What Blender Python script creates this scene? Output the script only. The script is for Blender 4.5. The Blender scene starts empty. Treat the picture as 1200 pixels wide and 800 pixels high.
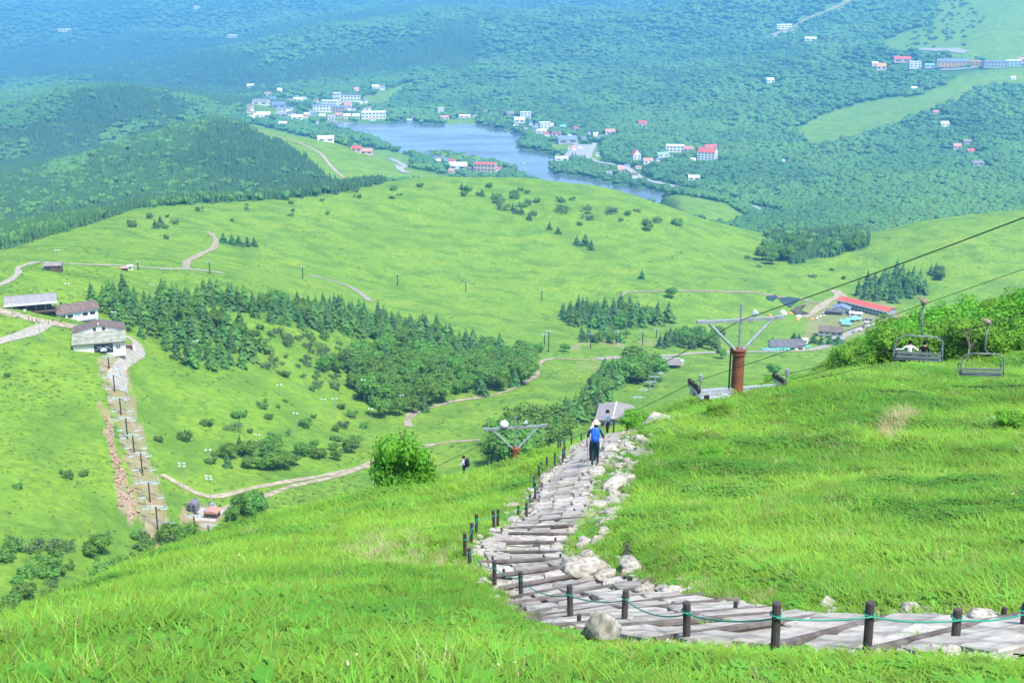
import bpy, bmesh, math, random
import numpy as np
from mathutils import Vector, Matrix

# ------------------------------------------------------------------ camera, sky, sun, exposure
SC = bpy.context.scene
COL = SC.collection
R = math.radians
EYE = 480.0                      # eye height above the lake
PITCH = R(17.0)
FPX = 1440.0                     # focal length in pixels of the 1200 px wide photograph
cam_d = bpy.data.cameras.new('camera')
cam_d.lens = 36.0 * FPX / 1200.0
cam_d.clip_start = 0.2
cam_d.clip_end = 60000
cam = bpy.data.objects.new('camera', cam_d)
COL.objects.link(cam)
cam.location = (0, 0, EYE)
cam.rotation_euler = (R(90) - PITCH, 0, 0)
SC.camera = cam

SUN_EL, SUN_AZ = R(60), R(140)   # azimuth clockwise from the view direction (+Y): behind, to the right
W = bpy.data.worlds.new('World'); SC.world = W; W.use_nodes = True
nt = W.node_tree; bg = nt.nodes['Background']
sky = nt.nodes.new('ShaderNodeTexSky'); sky.sky_type = 'NISHITA'; sky.sun_disc = False
sky.sun_elevation = SUN_EL; sky.sun_rotation = SUN_AZ; sky.altitude = 1900
sky.air_density = 1.0; sky.dust_density = 3.0; sky.ozone_density = 1.0
nt.links.new(sky.outputs[0], bg.inputs[0]); bg.inputs[1].default_value = 0.13
sd = bpy.data.lights.new('sun', 'SUN'); sd.energy = 2.7; sd.angle = R(12.0); sd.color = (1.0, 0.95, 0.86)
sun = bpy.data.objects.new('sun', sd); COL.objects.link(sun); sun.location = (0, 0, 900)
sv = Vector((math.sin(SUN_AZ) * math.cos(SUN_EL), math.cos(SUN_AZ) * math.cos(SUN_EL), math.sin(SUN_EL)))
sun.rotation_euler = sv.to_track_quat('Z', 'Y').to_euler()
SC.view_settings.view_transform = 'Standard'; SC.view_settings.look = 'None'
SC.view_settings.exposure = 1.47; SC.view_settings.gamma = 1.0
SC.render.engine = 'CYCLES'
SC.cycles.use_denoising = True
SC.cycles.max_bounces = 6; SC.cycles.diffuse_bounces = 2; SC.cycles.glossy_bounces = 2
SC.cycles.transmission_bounces = 2; SC.cycles.transparent_max_bounces = 6; SC.cycles.volume_bounces = 1
SC.cycles.caustics_reflective = False; SC.cycles.caustics_refractive = False

rng = np.random.default_rng(7)
random.seed(7)

# ------------------------------------------------------------------ helpers: tags, meshes, materials
def tag(o, label=None, cat=None, group=None, kind=None):
    if label: o['label'] = label
    if cat: o['category'] = cat
    if group: o['group'] = group
    if kind: o['kind'] = kind
    return o

def empty(name, loc=(0, 0, 0), rz=0.0, label=None, cat=None, group=None):
    o = bpy.data.objects.new(name, None); COL.objects.link(o)
    o.location = loc; o.rotation_euler = (0, 0, rz); o.empty_display_size = 0.3
    return tag(o, label, cat, group)

def link(name, me, parent=None, loc=None, rot=None, scale=None):
    o = bpy.data.objects.new(name, me); COL.objects.link(o)
    if parent: o.parent = parent
    if loc is not None: o.location = loc
    if rot is not None: o.rotation_euler = rot
    if scale is not None: o.scale = scale
    return o

class MB:
    """collects boxes, tubes, prisms; builds ONE mesh"""
    def __init__(s): s.v = []; s.f = []; s.m = []; s.cur = 0
    def add(s, vs, fs):
        b = len(s.v); s.v += [tuple(v) for v in vs]
        s.f += [tuple(i + b for i in f) for f in fs]; s.m += [s.cur] * len(fs); return s
    def box(s, c, size, rz=0.0, M=None, bevel=0.0):
        x, y, z = size[0] / 2, size[1] / 2, size[2] / 2
        p = [Vector((i * x, j * y, k * z)) for k in (-1, 1) for j in (-1, 1) for i in (-1, 1)]
        if rz: p = [Matrix.Rotation(rz, 3, 'Z') @ q for q in p]
        if M is not None: p = [M @ q for q in p]
        p = [q + Vector(c) for q in p]
        return s.add(p, [(0, 2, 3, 1), (4, 5, 7, 6), (0, 1, 5, 4), (2, 6, 7, 3), (0, 4, 6, 2), (1, 3, 7, 5)])
    def tube(s, a, b, r0, r1=None, n=8, cap=True):
        a, b = Vector(a), Vector(b); r1 = r0 if r1 is None else r1
        d = (b - a); 
        if d.length < 1e-6: return s
        d.normalize()
        u = d.orthogonal().normalized(); w = d.cross(u)
        vs = [a + (u * math.cos(2 * math.pi * i / n) + w * math.sin(2 * math.pi * i / n)) * r0 for i in range(n)]
        vs += [b + (u * math.cos(2 * math.pi * i / n) + w * math.sin(2 * math.pi * i / n)) * r1 for i in range(n)]
        fs = [(i, (i + 1) % n, n + (i + 1) % n, n + i) for i in range(n)]
        if cap: fs += [tuple(range(n - 1, -1, -1)), tuple(range(n, 2 * n))]
        return s.add(vs, fs)
    def path(s, pts, r, n=6, rs=None):
        pts = [Vector(p) for p in pts]; k = len(pts); vs = []; u = None
        for i, p in enumerate(pts):
            d = (pts[min(i + 1, k - 1)] - pts[max(i - 1, 0)]).normalized()
            u = d.orthogonal().normalized() if u is None else (u - d * u.dot(d)).normalized()
            w = d.cross(u); rr = rs[i] if rs else r
            vs += [p + (u * math.cos(2 * math.pi * j / n) + w * math.sin(2 * math.pi * j / n)) * rr for j in range(n)]
        fs = [(i * n + j, i * n + (j + 1) % n, (i + 1) * n + (j + 1) % n, (i + 1) * n + j) for i in range(k - 1) for j in range(n)]
        fs += [tuple(range(n - 1, -1, -1)), tuple(range((k - 1) * n, k * n))]
        return s.add(vs, fs)
    def ball(s, c, r, n=10, m=7):
        r = (r, r, r) if not hasattr(r, '__len__') else r
        vs = [(c[0], c[1], c[2] - r[2])]
        for i in range(1, m):
            a = -math.pi / 2 + math.pi * i / m
            for j in range(n):
                b = 2 * math.pi * j / n
                vs.append((c[0] + r[0] * math.cos(a) * math.cos(b), c[1] + r[1] * math.cos(a) * math.sin(b), c[2] + r[2] * math.sin(a)))
        vs.append((c[0], c[1], c[2] + r[2])); L = len(vs) - 1
        fs = [(0, 1 + (j + 1) % n, 1 + j) for j in range(n)]
        for i in range(m - 2):
            for j in range(n):
                a = 1 + i * n + j; b = 1 + i * n + (j + 1) % n
                fs.append((a, b, b + n, a + n))
        o = 1 + (m - 2) * n
        fs += [(o + j, o + (j + 1) % n, L) for j in range(n)]
        return s.add(vs, fs)
    def mesh(s, name, mats, smooth=False):
        me = bpy.data.meshes.new(name); me.from_pydata(s.v, [], s.f)
        for m in (mats if isinstance(mats, (list, tuple)) else [mats]): me.materials.append(m)
        if any(s.m): me.polygons.foreach_set('material_index', s.m)
        if smooth: me.polygons.foreach_set('use_smooth', [True] * len(s.f))
        me.update(); return me
    def build(s, name, mats, parent=None, loc=None, rot=None, smooth=False):
        return link(name, s.mesh(name, mats, smooth), parent, loc, rot)

def np_mesh(name, V, F, mats, smooth=False, uvcol=None):
    """V (n,3), F (m,3|4) arrays"""
    me = bpy.data.meshes.new(name); V = np.asarray(V, np.float32); F = np.asarray(F, np.int32)
    me.vertices.add(len(V)); me.vertices.foreach_set('co', V.ravel())
    k = F.shape[1]; me.loops.add(F.size); me.loops.foreach_set('vertex_index', F.ravel())
    me.polygons.add(len(F)); me.polygons.foreach_set('loop_start', np.arange(0, F.size, k, dtype=np.int32))
    try: me.polygons.foreach_set('loop_total', np.full(len(F), k, np.int32))
    except Exception: pass
    for m in (mats if isinstance(mats, (list, tuple)) else [mats]): me.materials.append(m)
    if smooth: me.polygons.foreach_set('use_smooth', np.ones(len(F), bool))
    me.update(calc_edges=True); me.validate()
    return me

def nodes(m):
    m.use_nodes = True; t = m.node_tree; return t, t.nodes, t.links, t.nodes['Principled BSDF']

MATS = {}
def mat(name, col, rough=0.8, var=0.12, scale=2.0, col2=None, metal=0.0, bump=0.0, spec=0.3, detail=4.0):
    """plain procedural material: noise between two tones, optional bump"""
    if name in MATS: return MATS[name]
    m = bpy.data.materials.new(name); t, N, L, P = nodes(m)
    P.inputs['Roughness'].default_value = rough; P.inputs['Metallic'].default_value = metal
    P.inputs['Specular IOR Level'].default_value = spec
    c2 = col2 if col2 else tuple(max(0, c * (1 - 2 * var)) for c in col)
    tc = N.new('ShaderNodeTexCoord'); nz = N.new('ShaderNodeTexNoise')
    nz.inputs['Scale'].default_value = scale; nz.inputs['Detail'].default_value = detail
    L.new(tc.outputs['Object'], nz.inputs['Vector'])
    mx = N.new('ShaderNodeMix'); mx.data_type = 'RGBA'
    mr = N.new('ShaderNodeMapRange'); mr.inputs[1].default_value = 0.35; mr.inputs[2].default_value = 0.65
    L.new(nz.outputs['Fac'], mr.inputs[0]); L.new(mr.outputs[0], mx.inputs['Factor'])
    c1 = tuple(min(1, c * (1 + var * 0.4)) for c in col)
    mx.inputs['A'].default_value = (*c1, 1); mx.inputs['B'].default_value = (*c2, 1)
    oi = N.new('ShaderNodeObjectInfo'); hs = N.new('ShaderNodeHueSaturation')
    m2 = N.new('ShaderNodeMapRange'); m2.inputs[3].default_value = 1 - var; m2.inputs[4].default_value = 1 + var
    L.new(oi.outputs['Random'], m2.inputs[0]); L.new(m2.outputs[0], hs.inputs['Value'])
    L.new(mx.outputs['Result'], hs.inputs['Color']); L.new(hs.outputs[0], P.inputs['Base Color'])
    if bump:
        bp = N.new('ShaderNodeBump'); bp.inputs['Strength'].default_value = bump
        L.new(nz.outputs['Fac'], bp.inputs['Height']); L.new(bp.outputs[0], P.inputs['Normal'])
    MATS[name] = m; return m

def leaf_mat(name, c1, c2, trans=0.35, attr=None, hue=0.015, val=0.25, rough=0.6, inst=False, yellow=None):
    """foliage: tone varies by instance/object and by noise; thin leaves let light through"""
    m = bpy.data.materials.new(name); t, N, L, P = nodes(m)
    out = N['Material Output']
    tc = N.new('ShaderNodeTexCoord'); nz = N.new('ShaderNodeTexNoise'); nz.inputs['Scale'].default_value = 1.3
    nz.inputs['Detail'].default_value = 3
    L.new(tc.outputs['Object'], nz.inputs['Vector'])
    mx = N.new('ShaderNodeMix'); mx.data_type = 'RGBA'
    mx.inputs['A'].default_value = (*c1, 1); mx.inputs['B'].default_value = (*c2, 1)
    if inst:
        at = N.new('ShaderNodeAttribute'); at.attribute_type = 'INSTANCER'; at.attribute_name = 'tint'
        rnd = at.outputs['Fac']
        at2 = N.new('ShaderNodeAttribute'); at2.attribute_type = 'INSTANCER'; at2.attribute_name = 'tone'
        L.new(at2.outputs['Fac'], mx.inputs['Factor'])
    else:
        oi = N.new('ShaderNodeObjectInfo'); rnd = oi.outputs['Random']
        mr = N.new('ShaderNodeMapRange'); mr.inputs[1].default_value = 0.3; mr.inputs[2].default_value = 0.7
        L.new(nz.outputs['Fac'], mr.inputs[0]); L.new(mr.outputs[0], mx.inputs['Factor'])
    hs = N.new('ShaderNodeHueSaturation')
    a = N.new('ShaderNodeMapRange'); a.inputs[3].default_value = 1 - val; a.inputs[4].default_value = 1 + val
    b = N.new('ShaderNodeMapRange'); b.inputs[3].default_value = 0.5 - hue; b.inputs[4].default_value = 0.5 + hue
    L.new(rnd, a.inputs[0]); L.new(a.outputs[0], hs.inputs['Value'])
    L.new(rnd, b.inputs[0]); L.new(b.outputs[0], hs.inputs['Hue'])
    L.new(mx.outputs['Result'], hs.inputs['Color'])
    L.new(hs.outputs[0], P.inputs['Base Color']); P.inputs['Roughness'].default_value = rough
    P.inputs['Specular IOR Level'].default_value = 0.25
    if trans > 0:
        tr = N.new('ShaderNodeBsdfTranslucent'); ms = N.new('ShaderNodeMixShader'); ms.inputs[0].default_value = trans
        L.new(hs.outputs[0], tr.inputs[0]); L.new(P.outputs[0], ms.inputs[1]); L.new(tr.outputs[0], ms.inputs[2])
        L.new(ms.outputs[0], out.inputs['Surface'])
    MATS[name] = m; return m

# ------------------------------------------------------------------ numeric helpers
def slope(py):                    # drop per metre forward of the sight line through picture row py
    return np.tan(PITCH - np.arctan((400.0 - np.asarray(py, float)) / FPX))
def dyc(py): return math.cos(PITCH) + (400.0 - np.asarray(py, float)) / FPX * math.sin(PITCH)
def tcol(px, py): return (np.asarray(px, float) - 600.0) / FPX / dyc(py)

def pchip(x, y, xq):
    x = np.asarray(x, float); y = np.asarray(y, float); n = len(x)
    h = np.diff(x); dl = np.diff(y) / h; d = np.zeros(n)
    if n == 2: d[:] = dl[0]
    else:
        w1 = 2 * h[1:] + h[:-1]; w2 = h[1:] + 2 * h[:-1]
        ok = dl[:-1] * dl[1:] > 0
        den = np.where(ok, w1 / np.where(ok, dl[:-1], 1) + w2 / np.where(ok, dl[1:], 1), 1)
        d[1:-1] = np.where(ok, (w1 + w2) / den, 0)
        d[0], d[-1] = dl[0], dl[-1]
    xq = np.clip(xq, x[0], x[-1]); i = np.clip(np.searchsorted(x, xq) - 1, 0, n - 2)
    s = (xq - x[i]) / h[i]
    return ((1 + 2 * s) * (1 - s) ** 2 * y[i] + s * (1 - s) ** 2 * h[i] * d[i] + s * s * (3 - 2 * s) * y[i + 1] + s * s * (s - 1) * h[i] * d[i + 1])

def _hash(ix, iy, seed):
    n = (ix.astype(np.int64) * 374761393 + iy.astype(np.int64) * 668265263 + seed * 1442695041) & 0x7fffffff
    n = ((n ^ (n >> 13)) * 1274126177) & 0x7fffffff
    n = n ^ (n >> 16)
    return (n & 0xffff) / 65535.0
def vnoise(x, y, seed=0):
    ix = np.floor(x); iy = np.floor(y); fx = x - ix; fy = y - iy
    fx = fx * fx * (3 - 2 * fx); fy = fy * fy * (3 - 2 * fy)
    a = _hash(ix, iy, seed); b = _hash(ix + 1, iy, seed); c = _hash(ix, iy + 1, seed); d = _hash(ix + 1, iy + 1, seed)
    return (a * (1 - fx) + b * fx) * (1 - fy) + (c * (1 - fx) + d * fx) * fy
def fbm(x, y, oct=4, seed=0):
    s = 0; a = 0.5; tot = 0
    for o in range(oct):
        s = s + a * vnoise(x * 2 ** o, y * 2 ** o, seed + o * 17); tot += a; a *= 0.5
    return s / tot            # 0..1

def in_poly(px, py, poly):
    px = np.asarray(px, float); py = np.asarray(py, float); r = np.zeros(px.shape, bool); n = len(poly)
    for i in range(n):
        x0, y0 = poly[i]; x1, y1 = poly[(i + 1) % n]
        if y0 == y1: continue
        c = ((y0 > py) != (y1 > py)) & (px < (x1 - x0) * (py - y0) / (y1 - y0) + x0)
        r ^= c
    return r
def seg_dist(px, py, poly, closed=True):
    d = np.full(np.shape(px), 1e9); n = len(poly)
    for i in range(n if closed else n - 1):
        x0, y0 = poly[i]; x1, y1 = poly[(i + 1) % n]; ex, ey = x1 - x0, y1 - y0
        k = np.clip(((px - x0) * ex + (py - y0) * ey) / (ex * ex + ey * ey + 1e-12), 0, 1)
        d = np.minimum(d, np.hypot(px - x0 - k * ex, py - y0 - k * ey))
    return d

# ------------------------------------------------------------------ terrain: a survey of contour-like feature lines
# each line: (bearing column, sight-line row or None, distance forward in m[, drop per metre when no row])
def FL(*p): return p
LINES = [
 FL((-300, None, 1.0, 2.05), (1500, None, 1.0, 2.05)),
 FL((-300, None, 3.0, .97), (1500, None, 3.0, .95)),
 FL((-300, None, 6.0, .745), (600, None, 6.0, .70), (1500, None, 6.0, .675)),
 FL((-300, 805, 9), (0, 776, 10), (300, 766, 10), (600, 770, 10), (900, 768, 10), (1200, 752, 10), (1500, 735, 10)),
 FL((-300, 790, 14), (0, 738, 16), (300, 690, 20), (500, 690, 20), (600, 702, 20), (700, 700, 18.5), (900, 694, 16.5), (1200, 672, 16.5), (1500, 650, 17)),
 FL((-300, 840, 26), (0, 733, 24), (200, 660, 31), (400, 612, 36), (500, 615, 32), (600, 606, 31), (700, 597, 32.5), (900, 580, 33), (1200, 545, 34), (1500, 520, 34)),
 FL((-300, 930, 46), (0, 755, 40), (100, 690, 42), (200, 640, 46), (300, 609, 52), (430, 577, 60), (500, 566, 64), (560, 554, 68), (620, 530, 60), (660, 518, 57), (700, 509, 58), (745, 500, 62), (800, 474, 68), (850, 462, 72), (900, 450, 75), (1000, 434, 80), (1200, 412, 85), (1500, 390, 90)),
 FL((-300, None, 120, .80), (0, None, 125, .76), (200, None, 150, .66), (430, None, 170, .57), (560, None, 170, .53), (620, None, 160, .50), (740, None, 160, .455), (850, None, 150, .42), (920, 466, 140), (1000, 436, 135), (1080, 410, 135), (1200, 372, 140), (1500, 340, 150)),
 FL((-300, 860, 190), (0, 725, 240), (200, 652, 320), (300, 606, 350), (430, 574, 395), (560, 548, 430), (640, 522, 475), (720, 502, 500), (800, 470, 560), (900, 450, 640), (1000, 446, 600), (1080, 440, 500), (1200, 430, 420), (1500, 420, 420)),
 FL((-300, 560, 300), (0, 560, 330), (200, 558, 375), (300, 530, 420), (430, 500, 500), (560, 480, 560), (640, 461, 600), (720, 456, 620), (800, 440, 700), (900, 428, 760), (1000, 415, 850), (1200, 425, 700), (1500, 420, 700)),
 FL((-300, 440, 400), (0, 440, 420), (115, 408, 475), (200, 440, 480), (300, 432, 530), (430, 435, 615), (560, 422, 700), (640, 412, 775), (720, 410, 800), (800, 405, 850), (900, 400, 920), (1000, 393, 960), (1200, 390, 960), (1500, 385, 960)),
 FL((-300, 375, 480), (0, 365, 495), (115, 368, 535), (200, 372, 585), (300, 378, 612), (430, 398, 690), (560, 408, 760), (640, 387, 880), (720, 385, 900), (800, 375, 960), (900, 370, 1040), (1000, 366, 1060), (1200, 358, 1070), (1500, 355, 1070)),
 FL((-300, 320, 600), (0, 312, 620), (200, 318, 720), (300, 330, 790), (430, 348, 890), (560, 352, 955), (640, 345, 1020), (800, 335, 1090), (900, 335, 1130), (1000, 330, 1180), (1200, 315, 1180), (1500, 310, 1180)),
 FL((-300, 300, 800), (0, 286, 810), (200, 268, 980), (430, 268, 1170), (640, 270, 1270), (800, 288, 1250), (900, 300, 1280), (1000, 290, 1290), (1200, 277, 1280), (1500, 270, 1280)),
 FL((-300, 285, 1000), (0, 269, 1010), (130, 249, 1110), (250, 234, 1250), (400, 218, 1390), (520, 208, 1480), (620, 209, 1500), (700, 216, 1480), (780, 241, 1450), (840, 262, 1420), (920, 273, 1410), (1020, 269, 1410), (1100, 256, 1410), (1200, 249, 1400), (1500, 246, 1400)),
 FL((-300, None, 1300, .245), (0, None, 1300, .236), (250, None, 1500, .222), (520, None, 1750, .215), (700, None, 1750, .222), (840, None, 1700, .228), (1020, None, 1700, .232), (1200, None, 1750, .226), (1500, None, 1750, .226)),
 FL((-300, 245, 1700), (0, 240, 1700), (130, 234, 1700), (250, 226, 1750), (330, 216, 1850), (400, 209, 2000), (440, 207, 2080), (480, 208, 2150), (560, None, 2350, .198), (700, None, 2550, .1865), (760, None, 2500, .190), (800, 246, 2050), (870, 263, 1950), (950, 266, 1950), (1020, 264, 2000), (1200, 248, 2150), (1500, 245, 2150)),
 FL((-300, 235, 2100), (0, 213, 2150), (67, 200, 2200), (143, 173, 2350), (217, 152, 2450), (250, 144, 2500), (283, 146, 2500), (333, 157, 2450), (400, 171, 2400), (440, 184, 2380), (475, 199, 2380), (560, 200, 2950), (640, 211, 2900), (700, 224, 2850), (750, 236, 2700), (800, 231, 2250), (850, 241, 2230), (880, 255, 2250), (1000, 228, 2500), (1200, 212, 2600), (1500, 210, 2600)),
 FL((-300, 210, 2800), (0, 197, 2800), (80, 188, 2850), (143, 182, 2900), (217, None, 2950, .150), (283, None, 3100, .153), (400, None, 3150, .151), (480, 186, 3190), (560, 180, 3250), (700, 205, 3050), (800, 216, 2950), (880, 232, 2780), (1000, 200, 2950), (1200, 175, 3100), (1500, 170, 3100)),
 FL((-300, 140, 3500), (0, 128, 3600), (43, 120, 3650), (83, 107, 3700), (133, 106, 3750), (187, 112, 3750), (233, 120, 3750), (277, 134, 3700), (330, 140, 3800), (400, 142, 4100), (480, 140, 4200), (560, 144, 4100), (640, 162, 3750), (700, 170, 3550), (800, 178, 3400), (880, 188, 3250), (1000, 160, 3400), (1200, 135, 3500), (1500, 130, 3500)),
 FL((-300, 112, 6300), (0, 114, 6300), (133, 111, 6300), (230, 108, 5900), (310, 104, 5200), (400, 101, 4900), (520, 95, 4900), (640, 108, 4700), (800, 118, 4400), (1000, 112, 4100), (1100, 95, 4100), (1200, 84, 4100), (1500, 80, 4100)),
 FL((-300, 66, 7800), (0, 70, 7800), (250, 70, 7200), (400, 60, 6400), (600, 55, 6000), (800, 62, 5500), (1000, 52, 4900), (1100, 42, 4700), (1200, 34, 4600), (1500, 30, 4600)),
 FL((-300, 8, 10000), (0, 10, 10000), (600, 10, 8600), (800, 10, 8000), (1000, 2, 6600), (1200, -12, 5600), (1500, -15, 5600)),
 FL((-300, -22, 12500), (600, -22, 12500), (1000, -25, 12000), (1200, -30, 11000), (1500, -30, 11000)),
]
TG = np.concatenate([np.linspace(-1.1, -.52, 40)[:-1], np.linspace(-.52, .52, 760), np.linspace(.52, 1.1, 40)[1:]])
UG = np.linspace(0.0, math.log(12600.0), 660)
def build_grid():
    LY = []; LS = []
    for ln in LINES:
        ts, us, ss = [], [], []
        for p in ln:
            s = slope(p[1]) if p[1] is not None else p[3]
            ts.append(float(tcol(p[0], p[1] if p[1] is not None else 400.0))); us.append(math.log(p[2])); ss.append(float(s))
        o = np.argsort(ts); ts = np.array(ts)[o]
        LY.append(pchip(ts, np.array(us)[o], TG)); LS.append(pchip(ts, np.array(ss)[o], TG))
    LY = np.array(LY); LS = np.array(LS)
    for k in range(1, len(LY)): LY[k] = np.maximum(LY[k], LY[k - 1] + 0.02)
    H = np.empty((len(UG), len(TG)))
    for j in range(len(TG)):
        H[:, j] = -pchip(LY[:, j], LS[:, j], UG)
    # end: flat continuation
    return H
HS = build_grid()                                     # drop-per-metre field
YY = np.exp(UG)[:, None] * np.ones(len(TG)); XX = YY * TG[None, :]
ZZ = EYE + HS * YY
# relief: gullies and hummocks, growing with distance
def relief(X, Y):
    z = (fbm(X / 1500 + 3.3, Y / 1100, 5, 3) - .5) * 380 * np.clip((Y - 4300) / 2500, 0, 1)
    z += (fbm(X / 260, Y / 260, 4, 5) - .5) * 26 * np.clip((Y - 1900) / 900, 0, 1)
    z += (fbm(X / 120, Y / 120, 4, 9) - .5) * 11 * np.clip((Y - 250) / 250, 0, 1) * np.clip((2600 - Y) / 900, .3, 1)
    return z
def relief_fine(X, Y):
    z = (fbm(X / 9, Y / 9, 3, 11) - .5) * 1.1 * np.clip((Y - 6) / 20, 0, 1) * np.clip((140 - Y) / 60, 0, 1)
    z += (fbm(X / 2.2, Y / 2.2, 3, 21) - .5) * .32 * np.clip((90 - Y) / 40, 0, 1)
    return z
ZZ = ZZ + relief(XX, YY)
lowm = (YY > 2000) & ((TG[None, :] > -.19) | (YY < 4300)); ZZ = np.where(lowm & (ZZ < 14), 14 * np.exp(np.clip((ZZ - 14) / 14, -3, 0)), ZZ)
# the lake basin
LAKE_PX = [(386, 148), (400, 143), (430, 146), (450, 145), (480, 142), (500, 146), (530, 147), (560, 146), (590, 152), (612, 157), (619, 163), (607, 169), (614, 176), (640, 179), (654, 184), (645, 190), (643, 198), (655, 205), (690, 208), (707, 213), (730, 219), (760, 222), (786, 229), (770, 238), (740, 242), (700, 236), (660, 226), (628, 213), (612, 208), (600, 202), (588, 196), (550, 193), (512, 190), (500, 185), (485, 182), (462, 176), (446, 168), (424, 160), (400, 153)]
def on_lake(px, py):
    w = EYE / (math.sin(PITCH) - (400 - py) / FPX * math.cos(PITCH)); return ((px - 600) / FPX * w, float(dyc(py)) * w)
LAKE_W = [on_lake(*p) for p in LAKE_PX]
ISLE_PX = [(501, 176), (512, 175), (540, 179), (565, 184), (585, 187), (588, 190), (570, 190), (540, 188), (515, 183), (503, 180)]
ISLE_W = [on_lake(*p) for p in ISLE_PX]
reg = (YY > 2200) & (YY < 4700) & (np.abs(XX) < 1500)
xs, ys = XX[reg], YY[reg]
dist = seg_dist(xs, ys, LAKE_W); ins = in_poly(xs, ys, LAKE_W)
isl = in_poly(xs, ys, ISLE_W); disl = seg_dist(xs, ys, ISLE_W)
zt = ZZ[reg]
zin = np.minimum(zt, -np.minimum(dist * .15, 8.0))
zout = np.where(dist < 500, np.maximum(np.minimum(zt, 1.2 + dist * .06 + np.maximum(dist - 220, 0) * .25), 1.2 + np.minimum(dist * .012, 4)), zt)
zz = np.where(ins, zin, zout)
zz = np.where(isl, np.minimum(1.6, .4 + disl * .1), np.where(ins, np.minimum(zz, -np.minimum(disl * .2, 3.0)), zz))
hide = (ys < 2480)            # the grassy hill in front keeps its shape
ZZ[reg] = np.where(hide & ~ins, zt, zz)

PATH_PX = [(1330, 758), (1230, 752), (1100, 748), (1000, 747), (900, 744), (800, 733), (720, 714), (660, 692), (622, 668), (612, 648), (625, 630), (645, 612), (654, 595), (660, 575), (668, 556), (682, 543), (695, 530), (703, 517), (722, 509), (748, 503)]
TU = np.arange(len(TG)); UU = np.arange(len(UG))
def height(X, Y):
    X = np.asarray(X, float); Y = np.maximum(np.asarray(Y, float), 1.001)
    a = np.interp(X / Y, TG, TU); b = np.interp(np.log(Y), UG, UU)
    i = np.clip(a.astype(int), 0, len(TG) - 2); j = np.clip(b.astype(int), 0, len(UG) - 2)
    fa, fb = a - i, b - j
    return (ZZ[j, i] * (1 - fa) + ZZ[j, i + 1] * fa) * (1 - fb) + (ZZ[j + 1, i] * (1 - fa) + ZZ[j + 1, i + 1] * fa) * fb
UQ = np.linspace(math.log(2.0), math.log(12400.0), 4200); YQ = np.exp(UQ)
def ground(px, py, ymin=2.0, ymax=12400.0):
    """the ground point a sight line meets (first one beyond ymin)"""
    t = float(tcol(px, py)); s = float(slope(py))
    d = height(t * YQ, YQ) - (EYE - s * YQ)
    ok = (d >= 0) & (YQ >= ymin) & (YQ <= ymax)
    k = int(np.argmax(ok)) if ok.any() else int(np.argmin(np.where((YQ >= ymin) & (YQ <= ymax), np.abs(d), 1e9)))
    y = YQ[k]
    if k > 0 and d[k - 1] < 0 <= d[k]: y = YQ[k - 1] + (YQ[k] - YQ[k - 1]) * (-d[k - 1]) / (d[k] - d[k - 1])
    return Vector((t * y, y, float(height(t * y, y))))
def to_px(X, Y, Z):
    dz = np.asarray(Z, float) - EYE; c, s = math.cos(PITCH), math.sin(PITCH)
    w = Y * c - dz * s; u = Y * s + dz * c
    return 600 + FPX * X / w, 400 - FPX * u / w
def at(px, py, w):                      # a point w metres down the optical axis
    dx, dy = (px - 600) / FPX, (400 - py) / FPX; c, s = math.cos(PITCH), math.sin(PITCH)
    return Vector((dx * w, (c + dy * s) * w, EYE + (-s + dy * c) * w))

# the stepped path: its line on the slope; the slope is smooth along it and hummocky beside it
def resample(P, step):
    P = np.array([tuple(p)[:2] for p in P], float)
    d = np.concatenate([[0], np.cumsum(np.hypot(*np.diff(P, axis=0).T))]); n = max(2, int(d[-1] / step) + 1)
    q = np.linspace(0, d[-1], n); return np.stack([pchip(d, P[:, 0], q), pchip(d, P[:, 1], q)], 1), q
PATH_C = [ground(*p) for p in PATH_PX]
PATH_XY, PATH_S = resample(PATH_C, .25)
_m = YY < 150
_k = np.ones(YY.shape); _k[_m] = np.clip((seg_dist(XX[_m], YY[_m], [tuple(p) for p in PATH_XY[::3]], False) - 1.3) / 1.8, 0, 1)
ZZ = ZZ + relief_fine(XX, YY) * _k
_bank = np.where(_m, np.clip(1 - np.abs(seg_dist(XX, YY, [tuple(p) for p in PATH_XY[::6]], False) - 2.6) / 1.3, 0, 1), 0)
ZZ = ZZ + _bank * .07
# survey the skyline of the near slope and settle the slope onto it (grass stands about 0.22 m above the soil)
CREST = [(-200, 815), (0, 733), (50, 708), (100, 686), (150, 664), (200, 643), (250, 626), (300, 611), (350, 597), (400, 586), (430, 580), (500, 568), (545, 559), (600, 548), (640, 531), (680, 514), (715, 505), (745, 499), (770, 490), (800, 474), (850, 463), (900, 451), (1000, 434), (1100, 424), (1200, 413), (1300, 405)]
def settle():
    global ZZ
    near_ = (YY < 96)
    cpx = np.array([c[0] for c in CREST], float); cpy = np.array([c[1] for c in CREST], float)
    tt = (cpx - 600) / FPX / dyc(cpy); want = -slope(cpy)
    for it in range(4):
        s_ = np.where(near_ & (YY > 12), (ZZ + .22 - EYE) / YY, -9).max(0)
        dlt = np.interp(TG, tt, want) - s_
        kk = np.ones(25) / 25; dlt = np.convolve(np.pad(dlt, 12, mode='edge'), kk, 'valid')
        ramp = np.clip((YY - 9) / 26, 0, 1) * np.clip((190 - YY) / 90, 0, 1)
        ZZ = ZZ + ramp * YY * dlt[None, :]
settle()
PATH_C = [ground(*q) for q in PATH_PX]
PATH_XY, PATH_S = resample(PATH_C, .25)
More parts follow.
